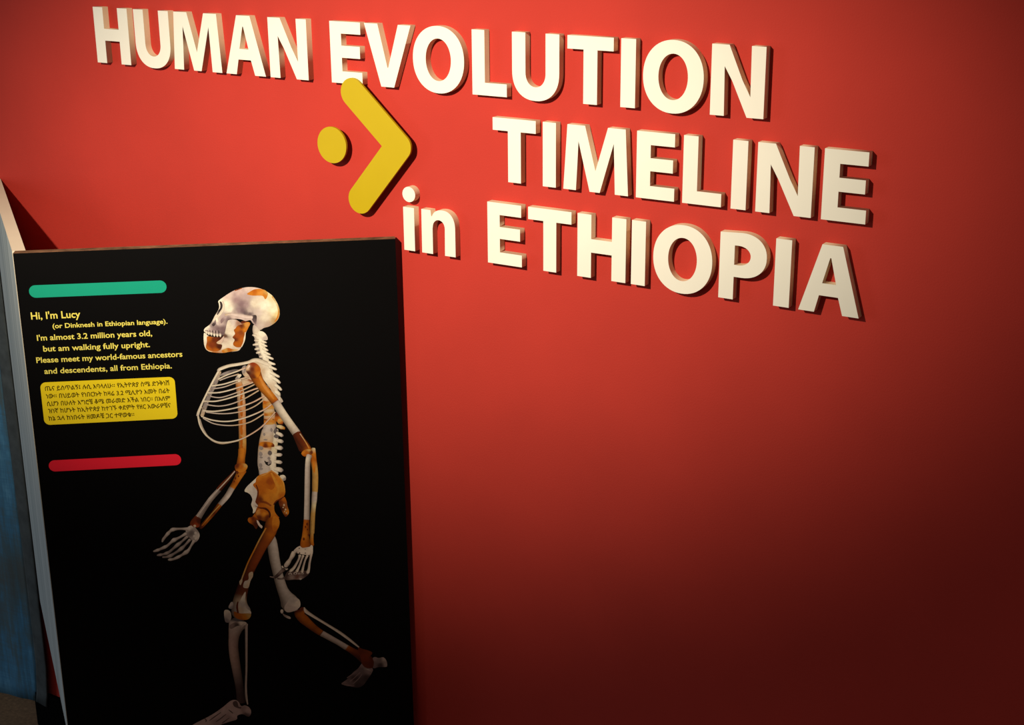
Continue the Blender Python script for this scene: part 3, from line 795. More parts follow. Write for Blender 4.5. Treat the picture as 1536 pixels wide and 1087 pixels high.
  ('b',7,1,[(288.4,1053.9),(291.1,1053.3),(292.4,1048.7),(291.5,1043.8),(288.3,1038.9),(284.3,1033.7),(283.1,1034.9),(285.7,1040.5),(288.3,1043.9),(289.1,1048.9)],[(291.1,1050.2,61),(284.7,1034.8,62),(288.4,1040.3,63)]),
  ('s',8,0,0.8,[(293.0,1054.4,0.83,0),(294.0,1048.7,1.11,1),(293.0,1041.6,1.25,1),(289.5,1036.0,1.25,1),(285.1,1031.2,1.38,1),(282.1,1026.3,1.11,1)]),
  ('b',7,1,[(274.8,1018.8),(277.0,1021.6),(280.7,1026.4),(281.5,1023.5),(279.8,1018.6),(276.6,1016.3)],[(276.8,1018.0,64),(280.6,1025.0,65)]),
  ('b',8,1,[(281.1,1026.4),(282.9,1029.2),(285.1,1021.9),(284.2,1017.7),(281.6,1019.9)],[(282.7,1026.3,2),(283.6,1019.1,66)]),
  ('b',7,1,[(288.1,1026.1),(295.2,1031.5),(299.4,1032.7),(296.4,1028.6),(290.5,1021.7),(288.0,1020.4)],[(289.3,1023.2,34),(297.9,1031.4,67)]),
  ('b',7,1,[(296.8,1035.0),(309.0,1035.2),(322.3,1032.5),(333.1,1031.0),(339.9,1031.0),(338.3,1027.5),(331.6,1028.5),(319.5,1030.4),(308.9,1033.0),(298.0,1032.8)],[(298.1,1034.2,68),(319.6,1031.9,55),(333.1,1030.6,39),(339.1,1029.6,69)]),
  ('b',8,1,[(334.3,1024.8),(337.7,1029.4),(340.9,1030.2),(340.8,1023.8),(339.3,1017.4),(336.5,1019.7)],[(339.0,1028.2,70),(337.3,1022.5,71),(339.8,1018.1,72)]),
  ('s',8,-0.3,0.7,[(295.4,1033.2,1.38,4),(303.5,1034.0,2.22,73),(314.2,1031.8,2.77,74),(324.8,1029.1,2.77,75),(334.2,1027.7,2.49,76)]),
  ('b',7,1,[(329.1,1064.0),(334.0,1067.6),(340.3,1070.6),(347.7,1071.1),(355.7,1068.8),(359.7,1063.7),(357.7,1057.1),(355.1,1054.9),(352.4,1059.7),(347.1,1060.9),(340.3,1060.9),(333.7,1061.9)],[(332.5,1064.8,5),(340.8,1068.0,7),(348.6,1064.1,77),(355.2,1060.3,5),(358.1,1064.5,6),(346.2,1069.2,5)]),
  ('s',7,0,0.9,[(311.9,1069.8,0.55,7),(316.7,1071.5,0.69,8),(322.2,1073.0,0.55,7)]),
  ('s',7,0,0.9,[(365.9,1058.4,1.11,6),(371.4,1048.2,1.11,9),(374.2,1036.7,1.25,6),(372.2,1026.7,1.11,5),(367.7,1019.7,0.83,5)]),
  ('s',9,0,0.7,[(265.8,1010.3,1.8,53),(265.9,1007.4,1.8,2),(266.1,1004.8,0.83,0)]),
  ('s',9,0,0.7,[(269.1,1008.7,1.8,53),(269.2,1005.8,1.8,2),(269.4,1003.2,0.83,0)]),
  ('s',9,0,0.7,[(272.8,1007.5,1.8,53),(272.9,1004.7,1.8,2),(273.1,1002.0,0.83,0)]),
  ('s',9,0,0.7,[(277.0,1005.9,1.8,53),(277.1,1003.0,1.8,2),(277.3,1000.4,0.83,0)]),
  ('s',9,0,0.7,[(281.3,1005.1,1.8,53),(281.4,1002.3,1.8,2),(281.6,999.6,0.83,0)]),
  ('s',9,0,0.7,[(285.7,1004.7,1.8,53),(285.8,1001.8,1.8,2),(286.0,999.2,0.83,0)]),
  ('s',8,0,0.9,[(267.4,1010.1,0.69,78),(267.5,1005.5,0.83,79),(267.7,1002.9,0.55,80)]),
  ('s',8,0,0.9,[(271.1,1009.9,0.69,78),(271.1,1005.3,0.83,79),(271.4,1002.7,0.55,80)]),
  ('s',8,0,0.9,[(275.1,1009.7,0.69,78),(275.2,1005.1,0.83,79),(275.4,1002.5,0.55,80)]),
  ('s',8,0,0.9,[(279.3,1009.5,0.69,78),(279.4,1004.9,0.83,79),(279.6,1002.3,0.55,80)]),
  ('s',8,0,0.9,[(283.9,1009.3,0.69,78),(284.0,1004.7,0.83,79),(284.2,1002.1,0.55,80)]),
 ],
 'jaw': [
  ('b',4,1,[(262.0,1005.7),(265.0,1004.9),(268.8,1001.1),(276.8,999.6),(284.9,998.9),(290.5,1001.3),(294.6,1011.5),(297.4,1022.8),(302.9,1025.4),(311.0,1024.7),(317.5,1019.8),(324.3,1020.2),(328.6,1020.6),(330.9,1017.8),(327.8,1011.4),(324.0,1004.4),(321.6,995.8),(319.6,988.7),(315.7,981.6),(310.6,976.3),(298.3,975.2),(288.6,973.9),(275.1,975.1),(266.5,977.8),(262.1,983.3),(260.9,992.8)],[(262.8,1001.4,2),(261.7,987.0,1),(267.2,978.0,81),(299.7,1017.0,1),(305.4,1021.0,82),(297.6,1005.6,1),(292.7,994.2,83),(289.3,984.3,1),(300.5,988.1,1),(313.4,1019.2,84),(319.7,990.1,1),(316.3,980.1,0),(326.7,1015.8,5),(293.1,1000.0,85),(286.2,997.4,86),(280.9,999.1,87),(307.0,1005.1,1),(275.1,975.1,88),(291.4,974.3,89),(309.2,975.8,90)]),
  ('b',5,1,[(266.8,1000.9),(276.8,999.0),(290.4,999.4),(290.0,997.3),(283.1,992.5),(279.6,990.5),(282.1,988.2),(287.5,986.5),(284.2,978.7),(275.3,977.4),(266.6,979.2),(263.5,984.0),(265.5,992.6)],[(268.6,998.2,7),(276.5,995.0,8),(271.9,986.5,91),(282.5,983.1,23),(287.6,998.8,23),(266.0,981.0,7),(279.4,978.2,7)]),
  ('b',6,1,[(279.6,990.8),(286.0,995.3),(291.1,1000.1),(290.0,994.4),(286.3,988.8),(282.1,988.2)],[(287.3,994.5,92),(280.9,989.7,4)]),
  ('b',5,1,[(308.8,1011.5),(312.5,1015.7),(318.7,1017.3),(324.2,1019.5),(329.0,1019.7),(329.8,1015.6),(325.6,1008.6),(322.5,1003.0),(320.0,995.9),(318.5,988.7),(315.1,982.4),(308.9,981.9),(304.4,985.0),(303.9,988.7),(306.5,993.6),(303.6,997.8),(307.6,1003.0),(306.2,1008.8)],[(312.8,1010.6,7),(318.5,1014.7,8),(325.4,1016.6,93),(323.6,1008.7,5),(312.1,999.1,94),(317.1,993.1,7),(308.6,987.7,7),(316.5,1004.7,95),(307.6,993.6,8)]),
  ('b',5,1,[(286.2,977.5),(291.8,980.5),(296.6,981.3),(302.6,979.3),(310.7,977.5),(299.6,975.4),(288.7,974.4)],[(291.7,978.4,6),(297.2,979.6,7),(308.0,977.6,6),(288.8,975.6,5)]),
  ('b',5,1,[(319.0,1021.9),(325.8,1022.3),(324.3,1020.2),(318.7,1018.3),(317.5,1020.5)],[(319.0,1021.9,8)]),
  ('s',6,0,0.9,[(322.9,1004.4,0.69,1),(321.6,995.8,0.83,2),(319.3,988.7,0.83,1),(315.9,982.3,0.69,1)]),
 ],
 'near_arm': [
  ('b',9,1,[(320.8,948.6),(324.5,954.6),(331.2,956.9),(337.6,953.9),(341.8,946.7),(340.8,938.8),(336.3,932.0),(329.7,932.3),(323.4,937.9),(320.2,943.3)],[(322.5,948.5,96),(331.1,955.1,97),(328.9,946.4,8),(322.8,940.6,23),(337.1,946.1,7),(338.2,937.2,5),(329.8,934.1,8)]),
  ('s',8,0.45,0.45,[(332.3,941.9,9.63,8),(336.2,930.2,8.3,7),(341.3,920.2,6.98,5),(346.6,912.0,6.64,5),(353.6,902.7,6.31,5),(359.7,893.5,6.31,7),(360.4,892.4,6.15,98),(361.4,891.1,6.31,0),(369.5,875.1,6.31,1),(380.1,856.5,6.31,1),(389.4,840.6,6.64,0),(390.3,839.1,6.64,8),(395.4,826.6,7.64,8),(400.6,813.5,8.64,8)]),
  ('s',9,0,0.8,[(339.7,933.6,1.99,5),(345.4,919.1,2.33,99),(352.2,908.1,2.33,99),(359.0,897.1,1.66,5)]),
  ('b',10,1,[(322.1,947.7),(324.7,952.8),(326.8,951.5),(324.0,947.6)],[(322.1,947.7,100)]),
  ('s',8,0.5,0.5,[(390.1,838.1,5.91,8),(396.7,826.7,6.5,8),(402.2,817.5,6.79,101),(405.6,809.9,6.5,7)]),
  ('s',9,0,0.9,[(395.5,838.4,0.74,4),(402.6,825.6,0.74,6),(408.0,813.9,1.18,5)]),
  ('b',9,1,[(395.9,806.4),(400.4,811.0),(408.0,812.3),(412.6,809.6),(412.8,804.6),(407.5,802.5),(401.4,800.4),(397.7,802.2)],[(398.7,807.1,5),(404.7,806.7,7),(410.7,807.2,8),(407.9,810.6,6),(400.7,802.1,7)]),
  ('s',8,0.4,0.55,[(414.7,812.7,2.95,9),(413.6,804.6,4.43,5),(413.8,793.1,4.72,7),(415.1,779.9,4.43,6),(415.2,766.8,4.58,6),(414.4,753.6,4.58,6),(413.5,741.2,4.28,6),(413.1,739.6,4.13,0),(411.8,727.2,4.13,0),(410.5,717.2,3.54,9),(408.7,703.9,3.54,6),(407.4,690.6,3.54,6),(405.8,670.4,3.25,6)]),
  ('s',8,0.4,0.55,[(407.5,690.4,2.64,6),(405.5,671.9,2.64,6),(404.4,658.0,2.84,5),(404.4,649.8,3.25,7)]),
  ('b',9,1,[(411.6,801.4),(414.1,799.7),(416.3,783.2),(414.3,771.8),(412.2,776.8),(411.7,790.0)],[(411.9,799.8,7),(414.1,783.3,5)]),
  ('s',9,-0.4,0.5,[(407.7,801.3,4.43,0),(405.6,795.2,3.84,1),(404.0,780.6,3.99,0),(402.5,757.6,4.13,0),(401.0,734.5,4.13,0),(399.7,714.5,4.28,0),(398.3,694.5,4.43,0),(398.1,693.5,4.43,7),(397.0,679.4,5.02,7),(396.3,669.8,5.61,5)]),
  ('s',9,-0.4,0.5,[(397.7,691.4,4.26,7),(396.4,679.5,4.67,7),(395.1,665.6,5.69,5),(394.3,655.1,7.72,7),(394.7,650.2,8.53,7)]),
  ('b',10,1,[(397.0,686.4),(398.8,689.1),(400.3,686.2),(398.5,683.5)],[(397.0,686.4,8)]),
  ('b',10,1,[(394.6,681.9),(396.0,683.9),(397.2,681.7),(395.8,679.7)],[(394.6,681.9,8)]),
  ('b',10,1,[(397.6,677.1),(398.7,678.7),(399.7,676.9),(398.5,675.3)],[(397.6,677.1,8)]),
  ('b',10,1,[(398.4,667.7),(399.9,670.1),(401.3,667.5),(399.7,665.2)],[(398.4,667.7,8)]),
  ('b',10,1,[(390.4,661.2),(392.3,663.9),(393.8,661.0),(392.0,658.3)],[(390.4,661.2,8)]),
 ],
 'near_hand': [
  ('b',9,1,[(375.4,642.1),(381.7,647.9),(387.0,649.5),(393.9,648.5),(399.1,650.6),(405.1,648.8),(405.5,642.5),(404.4,633.9),(399.1,632.8),(393.1,633.7),(386.3,635.1),(380.3,637.4),(377.0,639.1)],[(383.4,645.9,102),(388.2,639.8,102),(400.5,642.8,102),(393.8,648.1,103),(379.6,640.4,103),(398.3,634.3,102)]),
  ('b',10,1,[(383.4,637.2),(384.5,638.7),(385.5,637.1),(384.4,635.7)],[(383.4,637.2,104)]),
  ('b',10,1,[(379.1,639.0),(380.0,640.1),(380.8,638.8),(379.9,637.7)],[(379.1,639.0,104)]),
  ('b',10,1,[(392.4,636.7),(393.3,637.8),(394.1,636.5),(393.2,635.3)],[(392.4,636.7,104)]),
  ('b',10,1,[(383.3,645.4),(384.3,646.6),(385.1,645.3),(384.1,644.1)],[(383.3,645.4,104)]),
  ('b',10,1,[(393.1,643.3),(393.6,644.0),(394.1,643.3),(393.6,642.5)],[(393.1,643.3,104)]),
  ('s',10,-0.3,0.5,[(375.3,639.2,3.32,102),(373.3,634.1,3.65,102),(369.5,627.6,2.82,103),(365.7,622.0,3.65,102),(362.4,617.4,3.65,103),(361.9,615.1,2.82,103)]),
  ('s',10,0,0.6,[(355.9,616.4,1.0,102),(357.4,612.9,1.49,102),(361.2,610.3,1.49,102),(364.2,611.0,1.16,103)]),
  ('s',10,-0.3,0.5,[(359.0,610.9,2.99,104),(353.6,606.4,2.82,105),(348.1,601.0,2.66,104),(343.6,597.9,2.16,104),(339.3,598.2,1.0,105),(335.9,599.4,0.5,103)]),
  ('s',9,0,0.6,[(347.8,595.2,1.33,104),(353.8,594.3,1.33,105),(359.1,596.4,1.66,104),(364.6,601.8,1.66,104)]),
  ('s',11,0.3,0.5,[(384.4,633.3,2.33,102),(382.9,627.7,1.66,103),(378.5,619.3,1.83,103),(373.8,611.9,2.33,102),(369.3,607.8,2.49,102),(367.0,606.5,1.33,103)]),
  ('s',11,0.3,0.5,[(389.6,632.5,2.16,102),(387.1,626.4,1.58,103),(383.6,617.0,1.66,103),(380.2,609.5,1.99,102),(378.2,605.8,2.49,102)]),
  ('s',11,0.3,0.5,[(396.1,632.1,2.16,102),(392.7,625.1,1.58,103),(389.6,615.6,1.66,103),(387.5,608.0,1.99,102),(386.4,604.2,2.33,102)]),
  ('s',11,0.3,0.5,[(402.2,633.6,2.33,102),(401.0,627.4,1.74,103),(398.8,617.9,1.83,103),(397.5,609.3,1.99,102),(395.5,603.2,2.82,102),(394.5,601.3,1.66,103)]),
  ('b',8,1,[(364.0,606.7),(370.0,606.3),(379.6,606.6),(391.7,605.8),(397.6,601.6),(392.9,596.0),(384.0,591.3),(371.9,591.6),(361.4,591.4),(358.2,595.5)],[(365.5,601.8,104),(369.5,596.7,105),(379.0,596.0,106),(382.3,592.9,105),(391.4,599.1,104),(374.2,603.1,104),(359.8,593.4,104)]),
  ('b',10,1,[(364.7,602.4),(367.8,604.3),(370.6,602.0),(369.3,599.5),(366.0,599.4)],[(367.7,603.6,103),(367.5,599.7,105)]),
  ('b',11,1,[(366.4,601.7),(367.7,602.9),(368.8,601.5),(367.6,600.6)],[(366.4,601.7,104)]),
  ('b',10,1,[(372.8,602.8),(376.0,604.8),(379.0,602.4),(377.6,599.8),(374.2,599.7)],[(376.0,604.0,103),(375.8,600.1,105)]),
  ('b',11,1,[(374.6,602.1),(376.0,603.4),(377.1,602.0),(375.8,601.0)],[(374.6,602.1,104)]),
  ('b',10,1,[(379.9,601.9),(382.0,603.0),(384.0,601.6),(383.1,599.7),(380.8,599.6)],[(382.0,603.1,103),(381.8,599.2,105)]),
  ('b',11,1,[(381.1,601.2),(382.0,602.1),(382.7,601.1),(381.9,600.5)],[(381.1,601.2,104)]),
  ('b',10,1,[(385.1,602.0),(387.2,603.1),(389.2,601.7),(388.3,599.8),(386.0,599.7)],[(387.2,603.2,103),(387.0,599.4,105)]),
  ('b',11,1,[(386.3,601.3),(387.2,602.2),(388.0,601.2),(387.1,600.6)],[(386.3,601.3,104)]),
  ('b',9,1,[(381.5,592.4),(384.1,593.2),(385.8,591.7),(383.1,590.4)],[(381.5,592.4,103)]),
 ],
 'pelvis': [
  ('b',4,1,[(328.4,771.8),(322.9,767.2),(315.0,760.2),(308.6,754.0),(305.6,747.6),(310.3,744.8),(314.5,740.4),(316.6,732.9),(314.3,724.7),(316.5,716.2),(316.1,709.6),(321.2,714.3),(326.6,728.9),(327.8,748.8),(328.6,761.9)],[(324.5,768.7,1),(313.2,756.2,107),(306.7,747.5,1),(316.7,739.5,108),(316.1,717.9,1),(321.7,747.5,0),(321.7,722.6,0)]),
  ('b',5,1,[(329.3,773.0),(338.4,776.1),(344.5,777.7),(348.9,780.4),(353.4,775.3),(357.7,771.7),(363.4,765.6),(366.3,758.1),(367.1,750.6),(367.8,742.2),(364.7,735.0),(357.7,730.7),(352.1,726.6),(349.5,720.1),(349.7,710.9),(353.1,704.0),(355.9,699.6),(350.4,696.6),(341.3,695.5),(332.2,695.2),(323.4,700.8),(319.4,709.4),(322.1,717.6),(324.4,722.4),(320.9,728.5),(323.3,735.8),(325.5,740.6),(324.1,749.0),(320.6,754.1),(319.1,758.3),(323.4,762.2),(324.5,767.9)],[(329.2,771.7,5),(339.8,774.4,5),(349.0,777.2,7),(345.3,764.2,109),(336.1,761.5,7),(323.8,757.2,7),(357.3,763.5,5),(362.5,750.0,110),(348.8,747.5,5),(343.3,756.1,7),(330.7,746.9,7),(352.8,737.3,111),(361.7,735.1,7),(337.5,734.9,5),(328.3,732.2,8),(344.4,722.9,112),(327.7,722.2,7),(339.4,714.9,7),(346.5,707.7,5),(350.6,699.1,7),(335.5,700.0,8),(323.4,725.8,8)]),
  ('b',6,1,[(339.1,761.3),(345.4,767.5),(351.3,763.9),(352.2,753.9),(347.3,747.6),(341.5,751.2)],[(345.0,759.3,113),(350.6,752.4,7),(340.2,754.6,7)]),
  ('s',6,0,0.9,[(323.8,757.2,0.74,8),(326.0,748.9,1.03,8),(325.5,740.6,1.18,8),(323.1,732.5,1.18,8)]),
  ('s',6,0,0.9,[(348.9,722.6,0.89,23),(353.0,728.2,1.03,8),(358.4,730.7,1.03,8),(364.7,734.6,0.74,8)]),
  ('s',6,0,0.95,[(348.2,775.6,1.33,114),(354.1,760.4,2.36,115),(357.8,747.0,2.07,115),(352.7,735.7,1.48,116)]),
  ('s',6,0,0.95,[(331.4,771.6,0.74,93),(339.9,774.7,0.89,117),(348.4,778.8,0.89,93),(357.7,771.4,0.89,93),(365.3,759.8,0.89,118),(367.2,746.4,0.74,119)]),
  ('s',6,0,0.95,[(328.9,728.8,1.48,8),(337.0,726.7,1.77,120),(344.3,721.2,1.48,121)]),
  ('b',4,1,[(356.7,727.1),(361.5,731.0),(365.9,734.6),(368.8,727.2),(369.6,719.7),(371.7,709.5),(369.8,703.8),(365.9,700.7),(362.4,706.8),(359.1,715.3)],[(358.1,725.4,8),(366.0,731.6,7),(366.9,719.9,122),(360.6,715.2,23),(369.3,708.0,5),(365.9,702.4,8)]),
  ('b',7,1,[(363.3,720.9),(364.8,722.8),(366.0,720.7),(364.6,718.9)],[(363.3,720.9,4)]),
  ('b',7,1,[(365.3,713.3),(366.6,714.9),(367.8,713.1),(366.4,711.5)],[(365.3,713.3,4)]),
  ('b',7,1,[(362.0,716.8),(363.0,718.1),(363.9,716.7),(362.9,715.5)],[(362.0,716.8,4)]),
  ('b',7,1,[(366.8,707.3),(367.8,708.6),(368.6,707.2),(367.7,706.0)],[(366.8,707.3,4)]),
  ('b',7,1,[(364.1,710.0),(364.9,711.0),(365.6,709.9),(364.8,708.9)],[(364.1,710.0,4)]),
  ('b',7,1,[(319.4,722.7),(326.1,719.8),(336.5,718.0),(342.2,711.3),(343.3,704.6),(340.8,699.7),(339.6,706.5),(336.3,713.4),(327.4,717.2)],[(321.6,720.9,8),(340.5,708.1,23)]),
  ('b',4,1,[(307.4,698.4),(309.1,702.5),(314.5,703.8),(321.0,711.0),(324.9,700.7),(322.7,689.1),(319.3,682.6),(315.1,689.6),(309.4,694.1)],[(308.9,699.2,7),(315.9,701.3,8),(321.4,692.5,23),(319.2,706.1,7)]),
  ('b',5,1,[(321.1,697.9),(323.8,695.6),(326.4,690.2),(329.4,686.9),(327.8,683.4),(324.3,687.2),(321.8,692.6)],[(321.1,697.9,83)]),
 ],
 'near_leg': [
  ('b',9,1,[(320.8,708.5),(322.4,714.2),(327.4,716.4),(333.4,715.6),(339.2,711.2),(340.6,704.8),(337.7,699.1),(330.7,697.0),(323.3,700.0)],[(324.1,712.4,123),(332.9,708.6,5),(330.1,712.1,7),(336.3,713.4,7),(325.0,701.5,8),(338.6,701.5,8)]),
  ('s',8,0.4,0.4,[(345.1,696.4,9.59,7),(344.7,690.1,10.7,7),(342.4,682.9,10.33,124),(338.6,672.6,9.59,7),(332.2,661.4,8.67,125),(326.0,652.3,8.3,126),(319.5,640.0,7.93,127),(313.0,627.6,7.57,127),(307.6,617.3,7.38,128),(302.2,607.0,7.75,8),(297.7,596.5,8.12,8),(293.1,583.9,8.86,8),(289.0,571.2,9.59,129),(286.4,560.6,10.7,4),(285.7,549.8,13.29,0),(287.1,541.0,15.13,0),(288.1,535.4,13.65,4)]),
  ('b',9,1,[(347.0,702.6),(354.4,700.0),(356.2,691.5),(353.0,681.2),(346.4,676.4),(344.2,687.0)],[(350.5,697.1,5),(354.8,690.6,5),(347.6,680.5,7)]),
  ('s',9,0,0.9,[(334.5,683.4,1.11,5),(323.9,665.1,1.11,6),(314.2,646.7,1.11,5),(303.4,626.1,1.11,5),(295.5,607.4,1.11,6),(289.8,592.8,0.92,4)]),
  ('b',9,1,[(303.2,606.9),(309.1,609.7),(309.6,602.2),(305.2,593.9),(301.7,583.3),(298.7,581.4),(293.1,583.9),(295.6,593.4),(300.5,595.3),(302.6,598.3)],[(307.0,606.6,4),(300.1,587.8,4),(296.4,590.2,0)]),
  ('b',9,1,[(291.2,568.9),(296.4,575.1),(294.3,557.9),(295.6,546.9),(302.5,539.9),(300.6,534.5),(289.1,536.4),(283.6,541.2),(283.5,554.3),(286.8,560.6)],[(292.8,564.5,1),(290.2,553.8,0),(298.9,539.0,1),(283.9,545.5,4)]),
  ('b',9,1,[(287.8,594.0),(292.1,598.0),(292.4,593.7),(288.9,587.4)],[(287.8,594.0,4)]),
  ('b',9,1,[(276.0,541.7),(285.4,537.8),(300.7,536.7),(301.5,531.2),(296.2,526.1),(284.7,526.9),(277.3,531.8)],[(279.5,537.1,7),(292.6,530.7,5),(298.6,533.6,6),(284.8,529.1,7)]),
  ('s',10,0,0.9,[(283.2,558.6,0.92,8),(281.3,550.1,1.48,8),(282.0,539.1,1.29,8)]),
  ('b',9,1,[(261.0,544.4),(266.1,545.6),(270.4,541.5),(271.3,534.7),(270.6,529.1),(266.2,523.0),(261.3,524.7),(260.1,534.3)],[(262.5,543.2,1),(268.7,531.4,0),(262.4,526.2,3)]),
  ('b',8,1,[(268.0,550.7),(272.5,558.7),(276.0,556.9),(274.2,548.0),(269.8,547.2)],[(270.2,553.9,0),(273.9,549.1,3)]),
  ('s',7,-0.35,0.45,[(281.8,523.3,11.85,10),(279.9,518.9,14.14,103),(276.3,510.5,11.08,103),(272.9,497.0,8.41,130),(271.0,481.2,7.64,131),(271.2,462.8,7.64,132),(272.6,444.2,7.26,133),(274.2,425.5,6.88,134),(275.7,406.7,6.5,135),(276.6,390.2,6.88,136),(276.9,378.4,8.02,137)]),
  ('b',8,1,[(267.8,517.9),(279.2,523.4),(293.1,521.8),(292.7,516.1),(279.7,515.9),(269.4,511.0)],[(269.8,517.8,105),(286.0,520.0,102),(279.8,517.0,104)]),
  ('s',8,0.3,0.5,[(295.5,518.2,1.15,0),(293.6,513.8,2.29,103),(292.9,502.4,2.1,103),(290.9,470.5,1.91,103),(288.7,436.0,1.72,103),(286.0,405.9,1.72,103),(285.6,387.1,1.91,103),(286.7,372.4,1.15,103)]),
  ('s',8,0,0.7,[(292.3,519.5,1.53,102),(287.7,515.3,1.53,103),(284.3,509.9,1.15,105)]),
 ],
 'near_foot': [
  ('b',9,1,[(259.8,380.9),(268.0,381.9),(272.8,377.6),(276.4,370.2),(282.5,370.9),(288.8,366.8),(291.6,358.8),(289.5,351.4),(285.3,349.8),(277.4,354.7),(269.2,353.0),(267.7,346.0),(258.3,343.2),(245.8,339.5),(239.5,337.2),(222.7,330.7),(197.7,323.2),(181.3,322.2),(179.7,327.1),(192.8,339.1),(207.6,347.4),(218.1,352.4),(233.0,360.7),(247.9,371.3)],[(249.8,368.8,138),(262.6,377.2,138),(269.6,360.1,138),(288.1,361.0,138),(283.4,351.9,139),(278.2,366.5,140),(256.5,346.9,140),(232.6,356.0,138),(217.8,347.7,138),(235.9,343.9,140),(198.6,335.1,138),(265.2,355.7,138)]),
  ('b',10,1,[(263.7,378.3),(267.9,380.3),(270.8,377.7),(272.2,369.3),(276.2,367.8),(274.1,365.6),(267.1,368.6),(263.9,372.4)],[(263.7,378.3,139)]),
  ('s',10,0,0.9,[(243.2,361.0,0.57,139),(232.5,353.6,0.96,139),(223.9,347.2,0.57,139)]),
  ('s',10,0,0.9,[(251.0,356.9,0.57,139),(240.3,348.3,0.96,139),(233.8,344.0,0.57,139)]),
  ('s',10,0,0.9,[(255.6,349.4,0.57,139),(248.1,344.1,0.96,139),(243.8,340.8,0.57,139)]),
  ('s',10,0,0.9,[(255.6,364.8,0.57,139),(259.5,360.9,0.96,139),(262.3,357.8,0.57,139)]),
  ('s',10,0,0.9,[(216.1,352.1,0.57,139),(218.9,348.1,0.96,139),(217.6,345.4,0.57,139)]),
 ],
 'far_leg': [
  ('s',3,0.45,0.38,[(342.9,671.3,3.69,0),(342.7,661.8,7.01,0),(343.4,646.9,8.12,0),(345.0,627.7,7.93,0),(347.4,610.4,7.75,0),(350.3,593.0,7.93,0),(354.2,575.4,8.49,0),(358.4,564.3,10.33,0),(362.7,555.3,13.65,0),(365.2,547.5,14.76,0),(365.8,540.8,12.18,103)]),
  ('b',4,1,[(365.8,559.4),(373.6,559.9),(379.6,555.2),(381.1,547.4),(378.5,541.1),(368.4,535.2),(358.7,534.8),(355.2,542.7),(359.6,551.1)],[(371.4,554.7,0),(377.0,549.9,102),(364.7,537.6,103),(359.1,542.4,103)]),
  ('b',3,1,[(348.8,537.2),(350.5,540.1),(353.2,538.7),(352.9,534.0),(350.1,532.8)],[(350.4,538.0,102),(351.7,534.4,103)]),
  ('b',2,1,[(351.7,533.5),(355.4,530.6),(363.7,525.6),(363.5,522.1),(358.2,524.3),(353.7,528.1)],[(354.6,529.8,105),(362.0,524.0,103)]),
  ('s',3,0.45,0.5,[(376.3,534.4,5.9,8),(377.9,529.0,6.79,7),(384.4,520.6,7.97,7),(392.6,511.2,6.79,7),(401.5,501.8,5.9,141),(410.5,494.0,5.31,7),(411.7,493.0,5.31,142),(412.9,492.2,5.17,103),(424.2,484.1,4.87,103),(437.9,474.2,4.58,103),(450.5,464.3,4.87,103),(452.0,463.3,4.87,7),(460.9,456.4,5.61,143),(471.7,448.3,7.68,8),(480.9,440.4,9.74,8),(485.5,435.6,8.86,8)]),
  ('b',4,1,[(380.0,540.3),(387.0,540.7),(386.5,530.2),(380.9,527.1),(378.8,532.5)],[(381.4,537.5,8),(385.0,532.0,7)]),
  ('s',4,-0.3,0.5,[(386.7,541.0,0.89,102),(389.0,534.4,2.95,102),(395.0,528.7,2.66,102),(407.0,519.0,2.21,102),(422.1,507.3,2.07,102),(440.3,492.7,2.36,102),(454.0,480.1,2.21,102),(464.6,469.5,1.77,102),(470.7,463.3,1.18,103)]),
  ('b',4,1,[(469.1,462.0),(476.9,459.6),(489.4,454.2),(491.6,449.6),(485.8,442.8),(493.5,436.8),(491.5,424.3),(481.9,424.1),(475.0,431.0),(473.0,441.9)],[(472.1,458.2,8),(487.7,452.5,144),(479.4,443.3,145),(490.1,431.6,146),(477.4,430.8,8)]),
 ],
 'far_foot': [
  ('b',3,1,[(491.2,439.7),(495.4,443.5),(501.6,441.2),(508.8,441.9),(513.0,438.0),(515.3,430.6),(514.6,424.3),(509.0,423.8),(501.1,424.4),(493.0,422.7),(490.1,429.8)],[(495.3,441.2,147),(503.1,437.9,148),(511.1,439.1,149),(514.0,428.0,150),(504.3,426.9,151),(493.1,425.9,152)]),
  ('b',3,1,[(472.6,431.1),(476.7,435.3),(478.9,430.7),(491.4,422.5),(489.2,413.5),(482.7,403.1),(475.1,392.8),(467.8,389.3),(461.4,389.8),(453.5,392.3),(445.6,395.1),(439.7,398.3),(442.7,401.1),(450.9,407.4),(459.3,417.7),(467.6,424.3)],[(475.9,433.6,147),(470.5,418.6,152),(486.5,419.2,147),(481.2,405.1,151),(462.1,406.5,151),(453.8,399.9,152),(442.6,398.1,147),(466.3,391.6,151),(462.5,417.4,152)]),
  ('s',4,0,0.7,[(474.7,423.4,0.89,153),(483.4,421.3,1.03,149),(488.3,417.6,0.89,150),(487.1,415.2,0.59,153)]),
  ('s',4,0,0.6,[(449.4,408.4,0.89,147),(457.6,414.2,0.89,147),(467.4,420.7,0.89,147)]),
  ('s',4,0,0.6,[(453.9,401.7,0.89,147),(462.1,408.4,0.89,147),(470.4,416.8,0.89,147)]),
  ('s',4,0,0.6,[(458.5,396.8,0.89,147),(466.8,404.4,0.89,147),(473.5,412.9,0.89,147)]),
  ('s',4,0,0.6,[(441.0,398.2,1.48,147),(450.4,394.7,1.77,147),(459.9,393.0,1.48,152)]),
 ],
}
